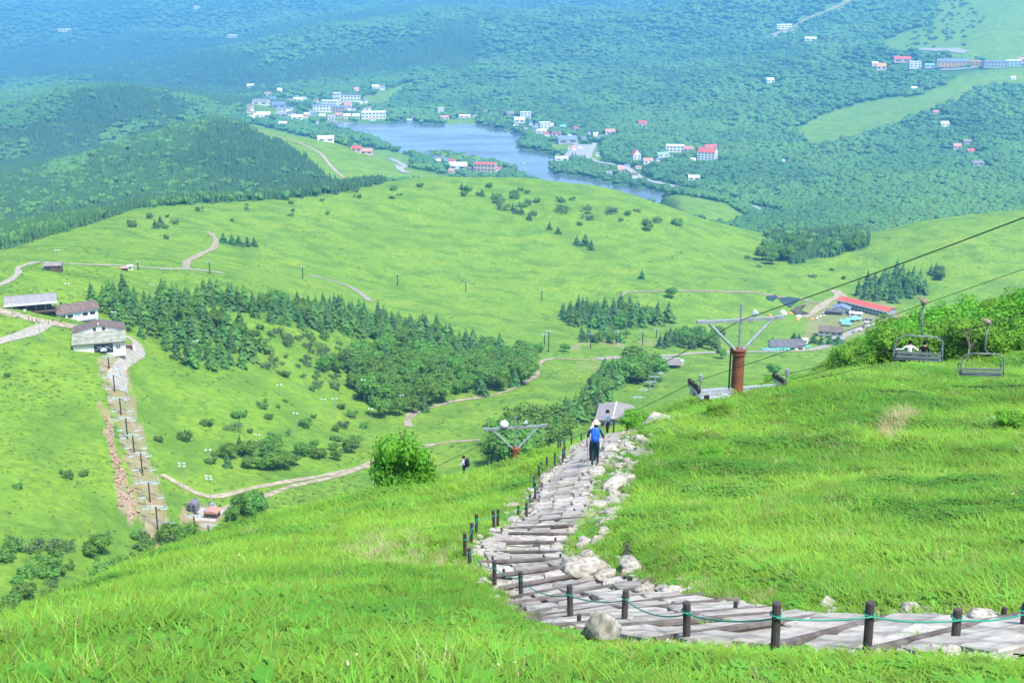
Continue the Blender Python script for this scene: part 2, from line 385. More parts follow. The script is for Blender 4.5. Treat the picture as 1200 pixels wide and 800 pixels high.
# ------------------------------------------------------------------ land cover
PXX, PYY = to_px(XX, YY, ZZ)
MEADOW_FAR = [   # clearings among the far woods
 [(276, 145), (300, 146), (335, 155), (400, 169), (442, 183), (484, 202), (478, 212), (440, 212), (395, 216), (378, 208), (360, 190), (333, 172), (300, 158)],
 [(420, 122), (422, 114), (440, 109), (478, 97), (512, 91), (500, 98), (470, 106), (455, 124), (440, 128)],
 [(928, 149), (985, 126), (1080, 110), (1128, 88), (1205, 76), (1215, 101), (1145, 108), (1115, 122), (1045, 150), (985, 168), (945, 174)],
 [(1030, 49), (1062, 38), (1092, 30), (1104, -40), (1260, -40), (1260, 72), (1140, 74), (1090, 62), (1045, 62)],
 [(905, 42), (912, 36), (930, 26), (975, 10), (1000, -10), (1030, -10), (985, 12), (940, 30), (920, 45)],
 [(755, 236), (775, 230), (800, 228), (850, 238), (880, 257), (850, 264), (800, 255), (770, 246)],
 [(395, 156), (425, 172), (470, 178), (487, 184), (482, 194), (452, 194), (420, 180)],
 [(642, 168), (652, 165), (672, 170), (672, 178), (648, 179)], [(686, 180), (700, 172), (706, 186), (692, 190)],
 [(500, 172), (592, 184), (592, 193), (500, 185)], [(525, 140), (560, 139), (560, 147), (525, 148)],
 [(440, 190), (500, 200), (560, 214), (640, 214), (560, 220), (470, 212)],
]
TOWN = [(285, 108), (340, 104), (370, 118), (430, 116), (458, 128), (458, 142), (400, 146), (380, 150), (330, 142), (292, 136)]
SCRUB = [(1072, 38), (1108, 0), (1130, 0), (1155, 20), (1135, 60), (1100, 66), (1060, 56)]
GROVE_MID = [    # woods in the near valley (only where the ground is closer than the green ridge)
 [(-400, 330), (0, 294), (60, 275), (110, 261), (160, 244), (240, 238), (350, 232), (400, 226), (450, 214), (430, 195), (240, 205), (0, 235), (-400, 250)],
 [(895, 300), (930, 308), (985, 297), (1018, 291), (1015, 262), (950, 255), (900, 270)],
]
far = YY > 1420
forest = np.zeros(YY.shape)
mead = np.zeros(YY.shape, bool)
for p in MEADOW_FAR: mead |= in_poly(PXX, PYY, p)
town = in_poly(PXX, PYY, TOWN) & (YY > 2600)
forest = np.where((YY > 1560) & ~mead, 1.0, 0.0)
grove = np.zeros(YY.shape, bool)
for p in GROVE_MID: grove |= in_poly(PXX, PYY, p)
grove &= (YY > 750) & (YY < 1900)
forest = np.where(grove, 1.0, forest)
forest = np.where(town, 0.35, forest)
forest = np.where((ZZ < 0.3) & (YY > 2400) & (YY < 4700) & (np.abs(XX) < 900), 0, forest)
def cover_at(X, Y):
    X = np.asarray(X, float); Y = np.asarray(Y, float)
    i = np.clip(np.rint(np.interp(X / Y, TG, TU)).astype(int), 0, len(TG) - 1); j = np.clip(np.rint(np.interp(np.log(Y), UG, UU)).astype(int), 0, len(UG) - 1)
    return forest[j, i]
# bare ground: the lift clearing, yards
BARE_PX = [([(112, 418), (142, 416), (150, 440), (158, 470), (168, 510), (182, 560), (196, 600), (200, 640), (172, 650), (165, 600), (150, 550), (136, 500), (122, 455)], 250, 700, .75),
           ([(116, 470), (126, 480), (140, 540), (158, 585), (164, 606), (150, 612), (138, 590), (132, 545)], 250, 700, 1.0),
           ([(211, 594), (222, 590), (262, 596), (262, 612), (240, 622), (214, 616)], 250, 700, .9),
           ([(940, 352), (1040, 352), (1060, 372), (1000, 395), (940, 400), (945, 375)], 900, 1200, .45),
           ([(670, 425), (790, 420), (790, 428), (680, 434)], 600, 1000, .25),
           ([(640, 404), (700, 402), (780, 399), (780, 403), (650, 409)], 600, 1100, .6)]
bare = np.zeros(YY.shape)
_jx = (fbm(XX / 5, YY / 5, 3, 401) - .5) * 14; _jy = (fbm(XX / 5, YY / 5, 3, 402) - .5) * 14
for poly, y0, y1, k in BARE_PX:
    bare = np.where(in_poly(PXX + _jx, PYY + _jy, poly) & (YY > y0) & (YY < y1), k, bare)
bare = np.where((bare > 0), np.clip(bare * (0.45 + 1.1 * fbm(XX / 3.5, YY / 3.5, 3, 44)), 0, 1), 0)
bare = np.maximum(bare, np.where(in_poly(PXX, PYY, [(690, 178), (668, 168), (660, 182), (680, 188)]) & (YY > 2600), .8, 0))

# ------------------------------------------------------------------ ground material
def ground_mat():
    m = bpy.data.materials.new('ground'); t, N, L, P = nodes(m); P.inputs['Roughness'].default_value = 0.95
    P.inputs['Specular IOR Level'].default_value = 0.1
    tc = N.new('ShaderNodeTexCoord'); ge = N.new('ShaderNodeNewGeometry')
    def noise(sc, det=5, vec=None):
        n = N.new('ShaderNodeTexNoise'); n.inputs['Scale'].default_value = sc; n.inputs['Detail'].default_value = det
        L.new(vec or tc.outputs['Object'], n.inputs['Vector']); return n.outputs['Fac']
    def rng_(s, a, b, c=0.0, d=1.0):
        r = N.new('ShaderNodeMapRange'); r.inputs[1].default_value = a; r.inputs[2].default_value = b
        r.inputs[3].default_value = c; r.inputs[4].default_value = d; L.new(s, r.inputs[0]); return r.outputs[0]
    def mixc(f, a, b):
        x = N.new('ShaderNodeMix'); x.data_type = 'RGBA'
        if isinstance(f, float): x.inputs['Factor'].default_value = f
        else: L.new(f, x.inputs['Factor'])
        for s, v in (('A', a), ('B', b)):
            if isinstance(v, tuple): x.inputs[s].default_value = (*v, 1)
            else: L.new(v, x.inputs[s])
        return x.outputs['Result']
    def mathn(op, a, b):
        x = N.new('ShaderNodeMath'); x.operation = op
        for i, v in enumerate((a, b)):
            if isinstance(v, float): x.inputs[i].default_value = v
            else: L.new(v, x.inputs[i])
        return x.outputs[0]
    A = lambda n: (lambda a: (setattr(a, 'attribute_name', n), a.outputs['Fac'])[1])(N.new('ShaderNodeAttribute'))
    c = mixc(rng_(noise(.012), .35, .65), (.152, .283, .030), (.20, .323, .034))
    c = mixc(rng_(noise(.05, 7), .46, .62), c, (.10, .205, .028))
    c = mixc(mathn('MULTIPLY', rng_(noise(.18, 6), .45, .75), .6), c, (.115, .22, .028))
    c = mixc(mathn('MULTIPLY', rng_(noise(.7, 5), .5, .7), .5), c, (.08, .18, .024))
    c = mixc(mathn('MULTIPLY', rng_(noise(.021, 3), .6, .75), .55), c, (.27, .34, .035))      # yellow flowering patches
    c = mixc(mathn('MULTIPLY', rng_(noise(.33, 8), .42, .62), .5), c, (.08, .155, .028))
    c = mixc(mathn('MULTIPLY', rng_(noise(.1, 8), .55, .7), .5), c, (.19, .34, .04))
    near = A('near'); c = mixc(near, c, mixc(rng_(noise(1.6, 4), .35, .65), (.075, .21, .02), (.05, .125, .02)))
    ff = mixc(rng_(noise(.02, 8), .3, .7), (.042, .12, .028), (.06, .15, .03))
    c = mixc(A('forest'), c, ff)
    dirt = mixc(rng_(noise(.35, 6), .35, .65), (.34, .27, .18), (.24, .20, .13))
    dirt = mixc(rng_(noise(.09, 3), .5, .6), dirt, (.30, .20, .13))
    c = mixc(A('bare'), c, dirt)
    L.new(c, P.inputs['Base Color'])
    bp = N.new('ShaderNodeBump'); bp.inputs['Strength'].default_value = 0.6; bp.inputs['Distance'].default_value = 0.8
    L.new(mathn('ADD', noise(.9, 6), noise(.22, 3)), bp.inputs['Height']); L.new(bp.outputs[0], P.inputs['Normal'])
    return m
def build_ground():
    nu, ntt = len(UG), len(TG)
    V = np.stack([XX, YY, ZZ], -1).reshape(-1, 3)
    a = (np.arange(nu - 1)[:, None] * ntt + np.arange(ntt - 1)[None, :]).ravel()
    F = np.stack([a, a + 1, a + ntt + 1, a + ntt], 1)
    me = np_mesh('ground', V, F, ground_mat(), smooth=True)
    near = np.clip((130 - YY) / 60, 0, 1)
    for n, arr in (('forest', forest), ('bare', bare), ('near', near)):
        at_ = me.attributes.new(n, 'FLOAT', 'POINT'); at_.data.foreach_set('value', arr.astype(np.float32).ravel())
    o = link('ground', me); tag(o, 'green mountain slopes and valley under meadow and woodland', kind='structure'); return o
GROUND = build_ground()

# ------------------------------------------------------------------ lake
def water_mat():
    m = bpy.data.materials.new('water'); t, N, L, P = nodes(m)
    P.inputs['Base Color'].default_value = (.09, .12, .145, 1); P.inputs['Roughness'].default_value = 0.06
    P.inputs['IOR'].default_value = 1.33
    tc = N.new('ShaderNodeTexCoord'); n = N.new('ShaderNodeTexNoise'); n.inputs['Scale'].default_value = .15; n.inputs['Detail'].default_value = 3
    L.new(tc.outputs['Object'], n.inputs['Vector'])
    n2 = N.new('ShaderNodeTexNoise'); n2.inputs['Scale'].default_value = .006; n2.inputs['Detail'].default_value = 4
    mp = N.new('ShaderNodeMapping'); mp.inputs['Scale'].default_value = (.5, 1.6, 1); L.new(tc.outputs['Object'], mp.inputs['Vector']); L.new(mp.outputs[0], n2.inputs['Vector'])
    r = N.new('ShaderNodeMapRange'); r.inputs[1].default_value = .4; r.inputs[2].default_value = .65; r.inputs[3].default_value = .05; r.inputs[4].default_value = .3
    L.new(n2.outputs['Fac'], r.inputs[0]); L.new(r.outputs[0], P.inputs['Roughness'])
    b = N.new('ShaderNodeBump'); b.inputs['Strength'].default_value = .25; b.inputs['Distance'].default_value = .3
    L.new(n.outputs['Fac'], b.inputs['Height']); L.new(b.outputs[0], P.inputs['Normal']); return m
cx = sum(p[0] for p in LAKE_W) / len(LAKE_W); cy = sum(p[1] for p in LAKE_W) / len(LAKE_W)
me = bpy.data.meshes.new('lake')
gx, gy = np.meshgrid(np.linspace(-750, 520, 40), np.linspace(2500, 4450, 60))
gv = np.stack([gx, gy, np.zeros_like(gx)], -1).reshape(-1, 3)
aa = (np.arange(59)[:, None] * 40 + np.arange(39)[None, :]).ravel()
Fq = np.stack([aa, aa + 1, aa + 41, aa + 40], 1)
cen = gv[Fq].mean(1); keep = in_poly(cen[:, 0], cen[:, 1], LAKE_W) | (seg_dist(cen[:, 0], cen[:, 1], LAKE_W) < 60)
lake = link('lake', np_mesh('lake', gv, Fq[keep], water_mat(), smooth=True)); tag(lake, 'blue mountain lake between wooded shores', kind='structure')

# ------------------------------------------------------------------ scattering on real points
def scatter(name, pos, rz, sc, idx, tint, tone, protos, tilt=None):
    pos = np.asarray(pos, np.float32); n = len(pos)
    me = bpy.data.meshes.new(name); me.vertices.add(n); me.vertices.foreach_set('co', pos.ravel())
    rot = np.zeros((n, 3), np.float32); rot[:, 2] = rz
    if tilt is not None: rot[:, :2] = tilt
    sc = np.asarray(sc, np.float32); sc = np.stack([sc] * 3, 1) if sc.ndim == 1 else sc
    for nm, ty, arr in (('rot', 'FLOAT_VECTOR', rot), ('sc', 'FLOAT_VECTOR', sc)):
        a = me.attributes.new(nm, ty, 'POINT'); a.data.foreach_set('vector', np.asarray(arr, np.float32).ravel())
    a = me.attributes.new('idx', 'INT', 'POINT'); a.data.foreach_set('value', np.asarray(idx, np.int32))
    for nm, arr in (('tint', tint), ('tone', tone)):
        a = me.attributes.new(nm, 'FLOAT', 'POINT'); a.data.foreach_set('value', np.asarray(arr, np.float32))
    c = bpy.data.collections.new(name + '_kinds')
    for i, p in enumerate(protos):
        o = bpy.data.objects.new('%s_kind_%02d' % (name, i), p); c.objects.link(o)
    o = link(name, me)
    g = bpy.data.node_groups.new(name, 'GeometryNodeTree')
    g.interface.new_socket('Geometry', in_out='INPUT', socket_type='NodeSocketGeometry')
    g.interface.new_socket('Geometry', in_out='OUTPUT', socket_type='NodeSocketGeometry')
    gi, go = g.nodes.new('NodeGroupInput'), g.nodes.new('NodeGroupOutput')
    ci = g.nodes.new('GeometryNodeCollectionInfo'); ci.inputs['Collection'].default_value = c
    ci.inputs['Separate Children'].default_value = True; ci.inputs['Reset Children'].default_value = True
    ip = g.nodes.new('GeometryNodeInstanceOnPoints'); ip.inputs['Pick Instance'].default_value = True
    def na(nm, ty):
        x = g.nodes.new('GeometryNodeInputNamedAttribute'); x.data_type = ty; x.inputs[0].default_value = nm; return x.outputs['Attribute']
    er = g.nodes.new('FunctionNodeEulerToRotation')
    L = g.links
    L.new(na('rot', 'FLOAT_VECTOR'), er.inputs[0]); L.new(er.outputs[0], ip.inputs['Rotation'])
    L.new(na('sc', 'FLOAT_VECTOR'), ip.inputs['Scale']); L.new(na('idx', 'INT'), ip.inputs['Instance Index'])
    L.new(gi.outputs[0], ip.inputs['Points']); L.new(ci.outputs[0], ip.inputs['Instance']); L.new(ip.outputs[0], go.inputs[0])
    md = o.modifiers.new('scatter', 'NODES'); md.node_group = g
    return o

def ico(sub):
    bm = bmesh.new(); bmesh.ops.create_icosphere(bm, subdivisions=sub, radius=1.0)
    v = np.array([x.co[:] for x in bm.verts]); f = np.array([[q.index for q in x.verts] for x in bm.faces]); bm.free(); return v, f
IV1, IF1 = ico(1); IV2, IF2 = ico(2); IV3, IF3 = ico(3)
def vn3(v, sc, seed): return (vnoise(v[:, 0] * sc + v[:, 2] * 1.7 * sc + 50, v[:, 1] * sc - v[:, 2] * 1.3 * sc + 50, seed) - .5)
def lump(lobes, seed, iv=IV2, fi=IF2, rough=.5):
    """lumpy crown from (x,y,z,r) lobes"""
    V, F, b = [], [], 0
    for k, (x, y, z, r) in enumerate(lobes):
        v = iv * (1 + rough * vn3(iv, 2.3, seed + k))[:, None]
        V.append(v * np.array([r, r, r * .9]) + np.array([x, y, z])); F.append(fi + b); b += len(iv)
    return np.concatenate(V), np.concatenate(F)
def spire(x, y, h, r, seed, tiers=7, n=7):
    rg = np.random.default_rng(seed); V, F = [], []; b = 0
    for k in range(tiers):
        z0 = h * (.10 + .82 * k / tiers); rr = r * (1 - k / tiers) ** .85 * rg.uniform(.85, 1.1); z1 = z0 + h * 1.9 / tiers
        a0 = rg.uniform(0, 6.28)
        ring = [(x + rr * rg.uniform(.6, 1.2) * math.cos(a0 + 6.283 * i / n), y + rr * rg.uniform(.6, 1.2) * math.sin(a0 + 6.283 * i / n), z0 - rg.uniform(0, .05) * h) for i in range(n)]
        V += ring + [(x, y, min(z1, h))]; F += [(b + i, b + (i + 1) % n, b + n) for i in range(n)]; b += n + 1
    return np.array(V), np.array(F)

M_FARLEAF = leaf_mat('far_broadleaf', (.042, .130, .030), (.080, .190, .034), trans=0.0, hue=.012, val=.15, inst=True)
M_FARCON = leaf_mat('far_conifer', (.026, .085, .032), (.042, .12, .034), trans=0.0, hue=.012, val=.14, inst=True)
def far_protos():
    out = []
    for s in range(6):                           # 0-5 broadleaf clumps, unit size
        rg = np.random.default_rng(100 + s)
        lobes = [(rg.uniform(-.42, .42), rg.uniform(-.42, .42), rg.uniform(.3, .62), rg.uniform(.22, .4)) for _ in range(6)]
        v, f = lump(lobes, s * 13, IV1 if False else IV2, IF2, .55); out.append(np_mesh('far_crowns', v, f, M_FARLEAF))
    for s in range(4):                           # 6-9 conifer clumps
        rg = np.random.default_rng(200 + s); V, F, b = [], [], 0
        for q in range(5):
            v, f = spire(rg.uniform(-.4, .4), rg.uniform(-.4, .4), rg.uniform(.75, 1.15), rg.uniform(.2, .3), s * 31 + q, 5, 6); V.append(v); F.append(f + b); b += len(v)
        out.append(np_mesh('far_spires', np.concatenate(V), np.concatenate(F), M_FARCON))
    return out
FARP = far_protos()
KT, KU = .0028, .0066
def far_points():
    t = np.arange(-.62, .62, KT); u = np.arange(math.log(720), math.log(12000), KU)
    T, U = np.meshgrid(t, u); T = T + rng.uniform(-.5, .5, T.shape) * KT; U = U + rng.uniform(-.5, .5, U.shape) * KU
    Y = np.exp(U).ravel(); X = T.ravel() * Y
    c = cover_at(X, Y); z = height(X, Y)
    keep = rng.uniform(0, 1, len(c)) < np.where(c > .9, .96, c)
    keep &= ~((z < .5) & (Y > 2400) & (Y < 4700) & (np.abs(X) < 900))
    px, py = to_px(X, Y, z)
    sc = in_poly(px, py, SCRUB) & (Y > 3500)
    keep |= sc & (rng.uniform(0, 1, len(c)) < .16)
    keep |= (in_poly(px, py, ISLE_PX)) & (Y > 2600) & (rng.uniform(0, 1, len(c)) < .5)
    return X[keep], Y[keep], z[keep], sc[keep], px[keep], py[keep]
FX, FY, FZ, FSC, FPX_, FPY_ = far_points()
# ------------------------------------------------------------------ roads and tracks draped on the ground
M_GRAVEL = mat('gravel', (.32, .30, .25), .95, .15, .6, bump=.3)
M_TRACK = mat('dirt_track', (.33, .285, .20), .95, .2, .35)
M_ASPHALT = mat('pale_asphalt', (.33, .33, .33), .9, .1, .2)
def strip(name, P, width, m, off, parent=None, wvar=.0):
    P = np.asarray(P); T = np.gradient(P, axis=0); T /= np.linalg.norm(T, axis=1)[:, None] + 1e-9
    Nn = np.stack([-T[:, 1], T[:, 0]], 1); V = []
    wv = width * (1 + wvar * (fbm(P[:, 0] / width * .4, P[:, 1] / width * .4, 2, 5) - .5) * 2)
    rows = 5
    for k in np.linspace(-.5, .5, rows):
        q = P + Nn * (wv * k)[:, None]; V.append(np.stack([q[:, 0], q[:, 1], height(q[:, 0], q[:, 1]) + off], 1))
    V = np.stack(V, 1).reshape(-1, 3); n = len(P)
    a = (np.arange(n - 1)[:, None] * rows + np.arange(rows - 1)[None, :]).ravel()
    return link(name, np_mesh(name, V, np.stack([a, a + 1, a + rows + 1, a + rows], 1), m, smooth=True), parent)
ROADS = []; ALLROADS = []
def road(name, pts, width, m, ymin=100, ymax=12000, off=None, label=None):
    G = [ground(x, y, ymin, ymax) for x, y in pts]
    Yc = sum(g.y for g in G) / len(G)
    P, _ = resample(G, max(width * .6, Yc * .006))
    if Yc > 1900: ROADS.append(P)
    else: ALLROADS.append(P)
    o = strip(name, P, width, m, off if off else .05 + Yc * .0003, wvar=.5)
    return tag(o, label, kind='structure')
road('dirt_track', [(190, 556), (215, 570), (240, 581), (300, 571), (350, 562), (400, 553), (432, 546)], 3.2, M_TRACK, 250, 600)
road('dirt_track', [(250, 600), (275, 592), (305, 583), (345, 569), (400, 556), (440, 540), (480, 527), (520, 519), (562, 515)], 3.2, M_TRACK, 250, 700)
road('dirt_track', [(479, 500), (478, 492), (482, 486), (495, 480), (520, 473), (560, 466), (600, 456), (628, 440), (633, 425), (652, 420), (700, 422)], 3.4, M_TRACK, 350, 900)
road('footpath', [(-20, 342), (0, 334), (20, 322), (26, 312), (45, 307), (75, 309), (150, 312), (215, 315), (262, 320)], 3.2, M_GRAVEL, 450, 900)
road('footpath', [(218, 314), (222, 305), (235, 298), (250, 291), (253, 284), (246, 272)], 4.5, M_TRACK, 550, 1100)
road('footpath', [(362, 323), (385, 328), (404, 334), (420, 342), (434, 353)], 5, M_GRAVEL, 600, 1000)
road('plaza', [(-20, 362), (0, 365), (22, 370), (45, 376), (70, 380), (100, 386), (125, 392)], 9, M_TRACK, 400, 700)
road('plaza', [(-10, 403), (14, 396), (36, 389), (58, 379)], 5, M_GRAVEL, 400, 700)
road('service_road', [(147, 393), (158, 400), (162, 408), (156, 416), (146, 424), (139, 434), (138, 446), (142, 458)], 6, M_GRAVEL, 350, 700)
road('footpath', [(285, 149), (320, 159), (350, 168), (375, 180), (386, 193), (396, 203), (404, 209)], 8, M_TRACK, 1800, 3000)
road('lake_road', [(456, 186), (466, 190), (474, 195), (470, 200), (478, 203)], 15, M_ASPHALT, 1800, 3200)
road('footpath', [(727, 348), (733, 343), (760, 342), (800, 341), (850, 342), (890, 344), (935, 350), (960, 356)], 4, M_TRACK, 800, 1500)
road('village_road', [(700, 421), (760, 418), (805, 415), (850, 413), (900, 412), (950, 410), (985, 396), (1010, 384), (1040, 378)], 7, M_GRAVEL, 700, 1500)
road('village_road', [(940, 372), (958, 363), (972, 352), (985, 346), (978, 340)], 9, M_TRACK, 800, 1500)
road('lake_road', [(697, 168), (692, 178), (690, 185), (700, 190), (722, 194), (735, 198), (752, 209), (777, 216), (802, 221), (827, 226), (852, 233), (880, 242), (905, 249)], 16, M_ASPHALT, 2200, 4200, off=1.6)
road('lake_road', [(604, 146), (618, 152), (632, 157), (645, 159), (665, 165), (680, 172)], 16, M_ASPHALT, 2600, 4600, off=1.6)
road('car_park', [(668, 184), (676, 178), (684, 170)], 60, M_ASPHALT, 2500, 4200, off=1.5)
road('mountain_road', [(905, 46), (915, 37), (940, 26), (975, 11), (1010, -4)], 16, M_TRACK, 4000, 9000, off=2.5)
road('car_park', [(905, 40), (918, 41), (924, 36)], 60, M_GRAVEL, 4000, 9000, off=2.5)
road('car_park', [(1078, 58), (1105, 59), (1132, 62)], 34, M_ASPHALT, 3500, 6000, off=2.5)
road('mountain_road', [(1083, 80), (1120, 82), (1160, 78), (1215, 74)], 16, M_ASPHALT, 3500, 6000, off=2.5)

# dark lined ponds and grey rubble in the valley
def patch(name, poly, m, ymin, ymax, off, label):
    G = [ground(x, y, ymin, ymax) for x, y in poly]; z = max(g.z for g in G) * 0
    c = Vector((sum(g.x for g in G) / len(G), sum(g.y for g in G) / len(G), 0))
    V = []; rings = 5
    for k in range(rings + 1):
        for g in G:
            p = c.lerp(Vector((g.x, g.y, 0)), k / rings); V.append((p.x, p.y, float(height(p.x, p.y)) + off))
    n = len(G); F = [(k * n + i, k * n + (i + 1) % n, (k + 1) * n + (i + 1) % n, (k + 1) * n + i) for k in range(rings) for i in range(n)]
    return tag(link(name, np_mesh(name, V, F, m, True)), label, kind='structure')
M_POND = mat('dark_pond', (.02, .05, .03), .25, .2, .3)
patch('pond', [(912, 350), (924, 348), (938, 350), (932, 356), (926, 361), (919, 357)], M_POND, 850, 1300, .5, 'dark pond on the valley meadow')
patch('pond', [(897, 348), (908, 346), (912, 349), (906, 353), (900, 352)], M_POND, 850, 1300, .5, 'dark pond on the valley meadow')
patch('pond', [(926, 364), (934, 359), (945, 357), (938, 362), (940, 367), (950, 368), (936, 370)], mat('brown_mud', (.10, .09, .05), .8, .3, .3), 850, 1300, .5, 'brown muddy pool on the valley meadow')
# ------------------------------------------------------------------ trees and shrubs of the valley, one by one
M_BARK = mat('bark', (.10, .075, .055), .95, .2, 6)
M_CON = leaf_mat('conifer_needles', (.048, .135, .036), (.078, .185, .044), trans=.2, val=.22)
M_LARCH = leaf_mat('larch_needles', (.075, .19, .034), (.105, .24, .04), trans=.2, val=.2)
M_BROAD = leaf_mat('broadleaf_leaves', (.092, .225, .030), (.15, .31, .04), trans=.3, val=.2)
M_SHRUB = leaf_mat('shrub_leaves', (.088, .205, .038), (.13, .27, .045), trans=.2, val=.3)
M_DULL = leaf_mat('dull_shrub_leaves', (.085, .155, .06), (.115, .185, .07), trans=.15, val=.25)
M_BUSH = leaf_mat('bright_bush_leaves', (.11, .30, .020), (.16, .38, .030), trans=.35, val=.18)
def conifer_mesh(seed, m, width=.2, gap=.08, levels=15):
    rg = np.random.default_rng(seed); V, F = [], []
    for k in range(levels):
        f = k / (levels - 1); z = gap + (1 - gap) * .97 * f; rr = width * (1 - f ** 1.25) ** .9 + .012
        n = max(5, int(10 * (1 - f) + 4)); a0 = rg.uniform(0, 6.28)
        for i in range(n):
            a = a0 + 6.283 * i / n + rg.uniform(-.25, .25); L = rr * rg.choice((rg.uniform(.5, .8), rg.uniform(.8, 1.3))); d = L * rg.uniform(.15, .6)
            wd = (2.6 * rr / n + .018) * rg.uniform(.9, 1.3); c, s = math.cos(a), math.sin(a); zz = z + rg.uniform(-.035, .035)
            b = len(V)
            V += [(0, 0, zz + .03), (c * L * .55 - s * wd, s * L * .55 + c * wd, zz - d * .45), (c * L, s * L, zz - d), (c * L * .55 + s * wd, s * L * .55 - c * wd, zz - d * .45), (c * L * .5, s * L * .5, zz + .015)]
            F += [(b, b + 1, b + 4), (b + 1, b + 2, b + 4), (b + 4, b + 2, b + 3), (b, b + 4, b + 3)]
    return np_mesh('conifer_crown', V, F, m)
def leafy(lobes, seed, per, leaf, m, name='crown', core=True, up=.0):
    rg = np.random.default_rng(seed); V, F = [], []; b = 0
    for (x, y, z, r) in lobes:
        d = rg.normal(size=(per, 3)); d[:, 2] += .25; d /= np.linalg.norm(d, axis=1)[:, None]
        p = d * (r * rg.uniform(.72, 1.12, per))[:, None] + np.array([x, y, z])
        nrm = d + rg.normal(size=(per, 3)) * .55 + np.array([0, 0, .35]); nrm /= np.linalg.norm(nrm, axis=1)[:, None]
        u = np.cross(nrm, rg.normal(size=(per, 3))); u /= np.linalg.norm(u, axis=1)[:, None]; w = np.cross(nrm, u)
        s = leaf * rg.uniform(.6, 1.3, per)[:, None]
        q = np.stack([p - u * s, p + w * s * .62 , p + u * s, p - w * s * .62], 1)
        V.append(q.reshape(-1, 3)); F.append(np.arange(per * 4).reshape(-1, 4) + b); b += per * 4
    me = None
    if core:
        cv, cf = lump([(x, y, z, r * .74) for x, y, z, r in lobes], seed, IV1, IF1, .4)
        V.append(cv); n0 = b; cf4 = np.concatenate([cf, cf[:, 2:3]], 1)
    V = np.concatenate(V); Fq = np.concatenate(F)
    mb = bpy.data.meshes.new(name)
    faces = [tuple(f) for f in Fq.tolist()] + ([tuple(int(i) + n0 for i in f) for f in cf.tolist()] if core else [])
    mb.from_pydata(V.tolist(), [], faces); mb.materials.append(m); mb.update(); return mb
def crown_lobes(seed, n, flat=.8, spread=.34, r=(.17, .27), zc=.62):
    rg = np.random.default_rng(seed); out = [(0, 0, zc, r[1] * 1.15)]
    for i in range(n):
        a = 6.283 * i / n * 1.0 + rg.uniform(-.4, .4); q = spread * rg.uniform(.55, 1.05); z = zc + rg.uniform(-.22, .26) * flat
        out.append((q * math.cos(a), q * math.sin(a), z, rg.uniform(*r)))
    return out
def trunk_mesh(h=.5, r=.03, seed=0, limbs=4):
    b = MB(); rg = np.random.default_rng(seed)
    b.path([(0, 0, -.06), (.01, 0, h * .5), (0, .012, h)], r, 6, rs=[r * 1.25, r * .9, r * .5])
    for i in range(limbs):
        a = rg.uniform(0, 6.28); z = h * rg.uniform(.5, .9); b.path([(0, 0, z), (.13 * math.cos(a), .13 * math.sin(a), z + .12), (.24 * math.cos(a), .24 * math.sin(a), z + .22)], r, 4, rs=[r * .5, r * .35, r * .15])
    return b.mesh('trunk', M_BARK)
CONM = [conifer_mesh(s, M_CON, w) for s, w in ((1, .30), (2, .34), (3, .27), (4, .37))]
LARM = [conifer_mesh(s, M_LARCH, w, .12) for s, w in ((11, .34), (12, .40), (13, .30), (14, .45))]
CTRK = trunk_mesh(.8, .018, 1, 0)
BROM = [leafy(crown_lobes(s, 12), s, 70, .052, M_BROAD) for s in (21, 22, 23, 24)]
BTRK = [trunk_mesh(.6, .032, s) for s in (1, 2)]
SHRM = [leafy([(x * 1.25, y, z * .62, r) for x, y, z, r in crown_lobes(s, 9, .9, .40, (.11, .24), .43)], s, 60, .05, M_SHRUB, 'shrub') for s in (31, 32, 33)]
DULM = [leafy([(x * 1.35, y, z * .62, r) for x, y, z, r in crown_lobes(s, 9, .9, .42, (.10, .22), .42)], s, 55, .05, M_DULL, 'shrub', core=False) for s in (41, 42, 43)]
for mm in SHRM + DULM:
    pass
def tree(name, p, h, crown, trunk, label, group, wide=1.0):
    e = empty(name, p, random.uniform(0, 6.28), label, 'tree', group)
    link('trunk', trunk, e, scale=(h, h, h)); link('crown', crown, e, scale=(h * wide, h * wide, h)); return e
def plant(name, p, size, me, label, cat, group, hs=1.0):
    o = link(name, me, None, (p[0], p[1], p[2] - .05 * size), (0, 0, random.uniform(0, 6.28)), (size * random.uniform(.75, 1.3), size * random.uniform(.7, 1.1), size * hs)); return tag(o, label, cat, group)
def fill(poly, space, ymin, ymax, jit=.45, drop=0.0):
    G = [ground(x, y, ymin, ymax) for x, y in poly]
    x0, x1 = min(g.x for g in G) - 20, max(g.x for g in G) + 20; y0, y1 = min(g.y for g in G) - 40, max(g.y for g in G) + 40
    gx, gy = np.meshgrid(np.arange(x0, x1, space), np.arange(y0, y1, space))
    gx = (gx + rng.uniform(-jit, jit, gx.shape) * space).ravel(); gy = (gy + rng.uniform(-jit, jit, gy.shape) * space).ravel()
    z = height(gx, gy); px, py = to_px(gx, gy, z)
    k = in_poly(px, py, poly) & (gy > ymin) & (gy < ymax) & (rng.uniform(0, 1, len(gx)) >= drop)
    return [Vector((a, b, c)) for a, b, c in zip(gx[k], gy[k], z[k])]
NT = {'con': 0, 'bro': 0, 'shr': 0}
def sized(k): return 'tall ' if k > 1.08 else ('small ' if k < .82 else '')
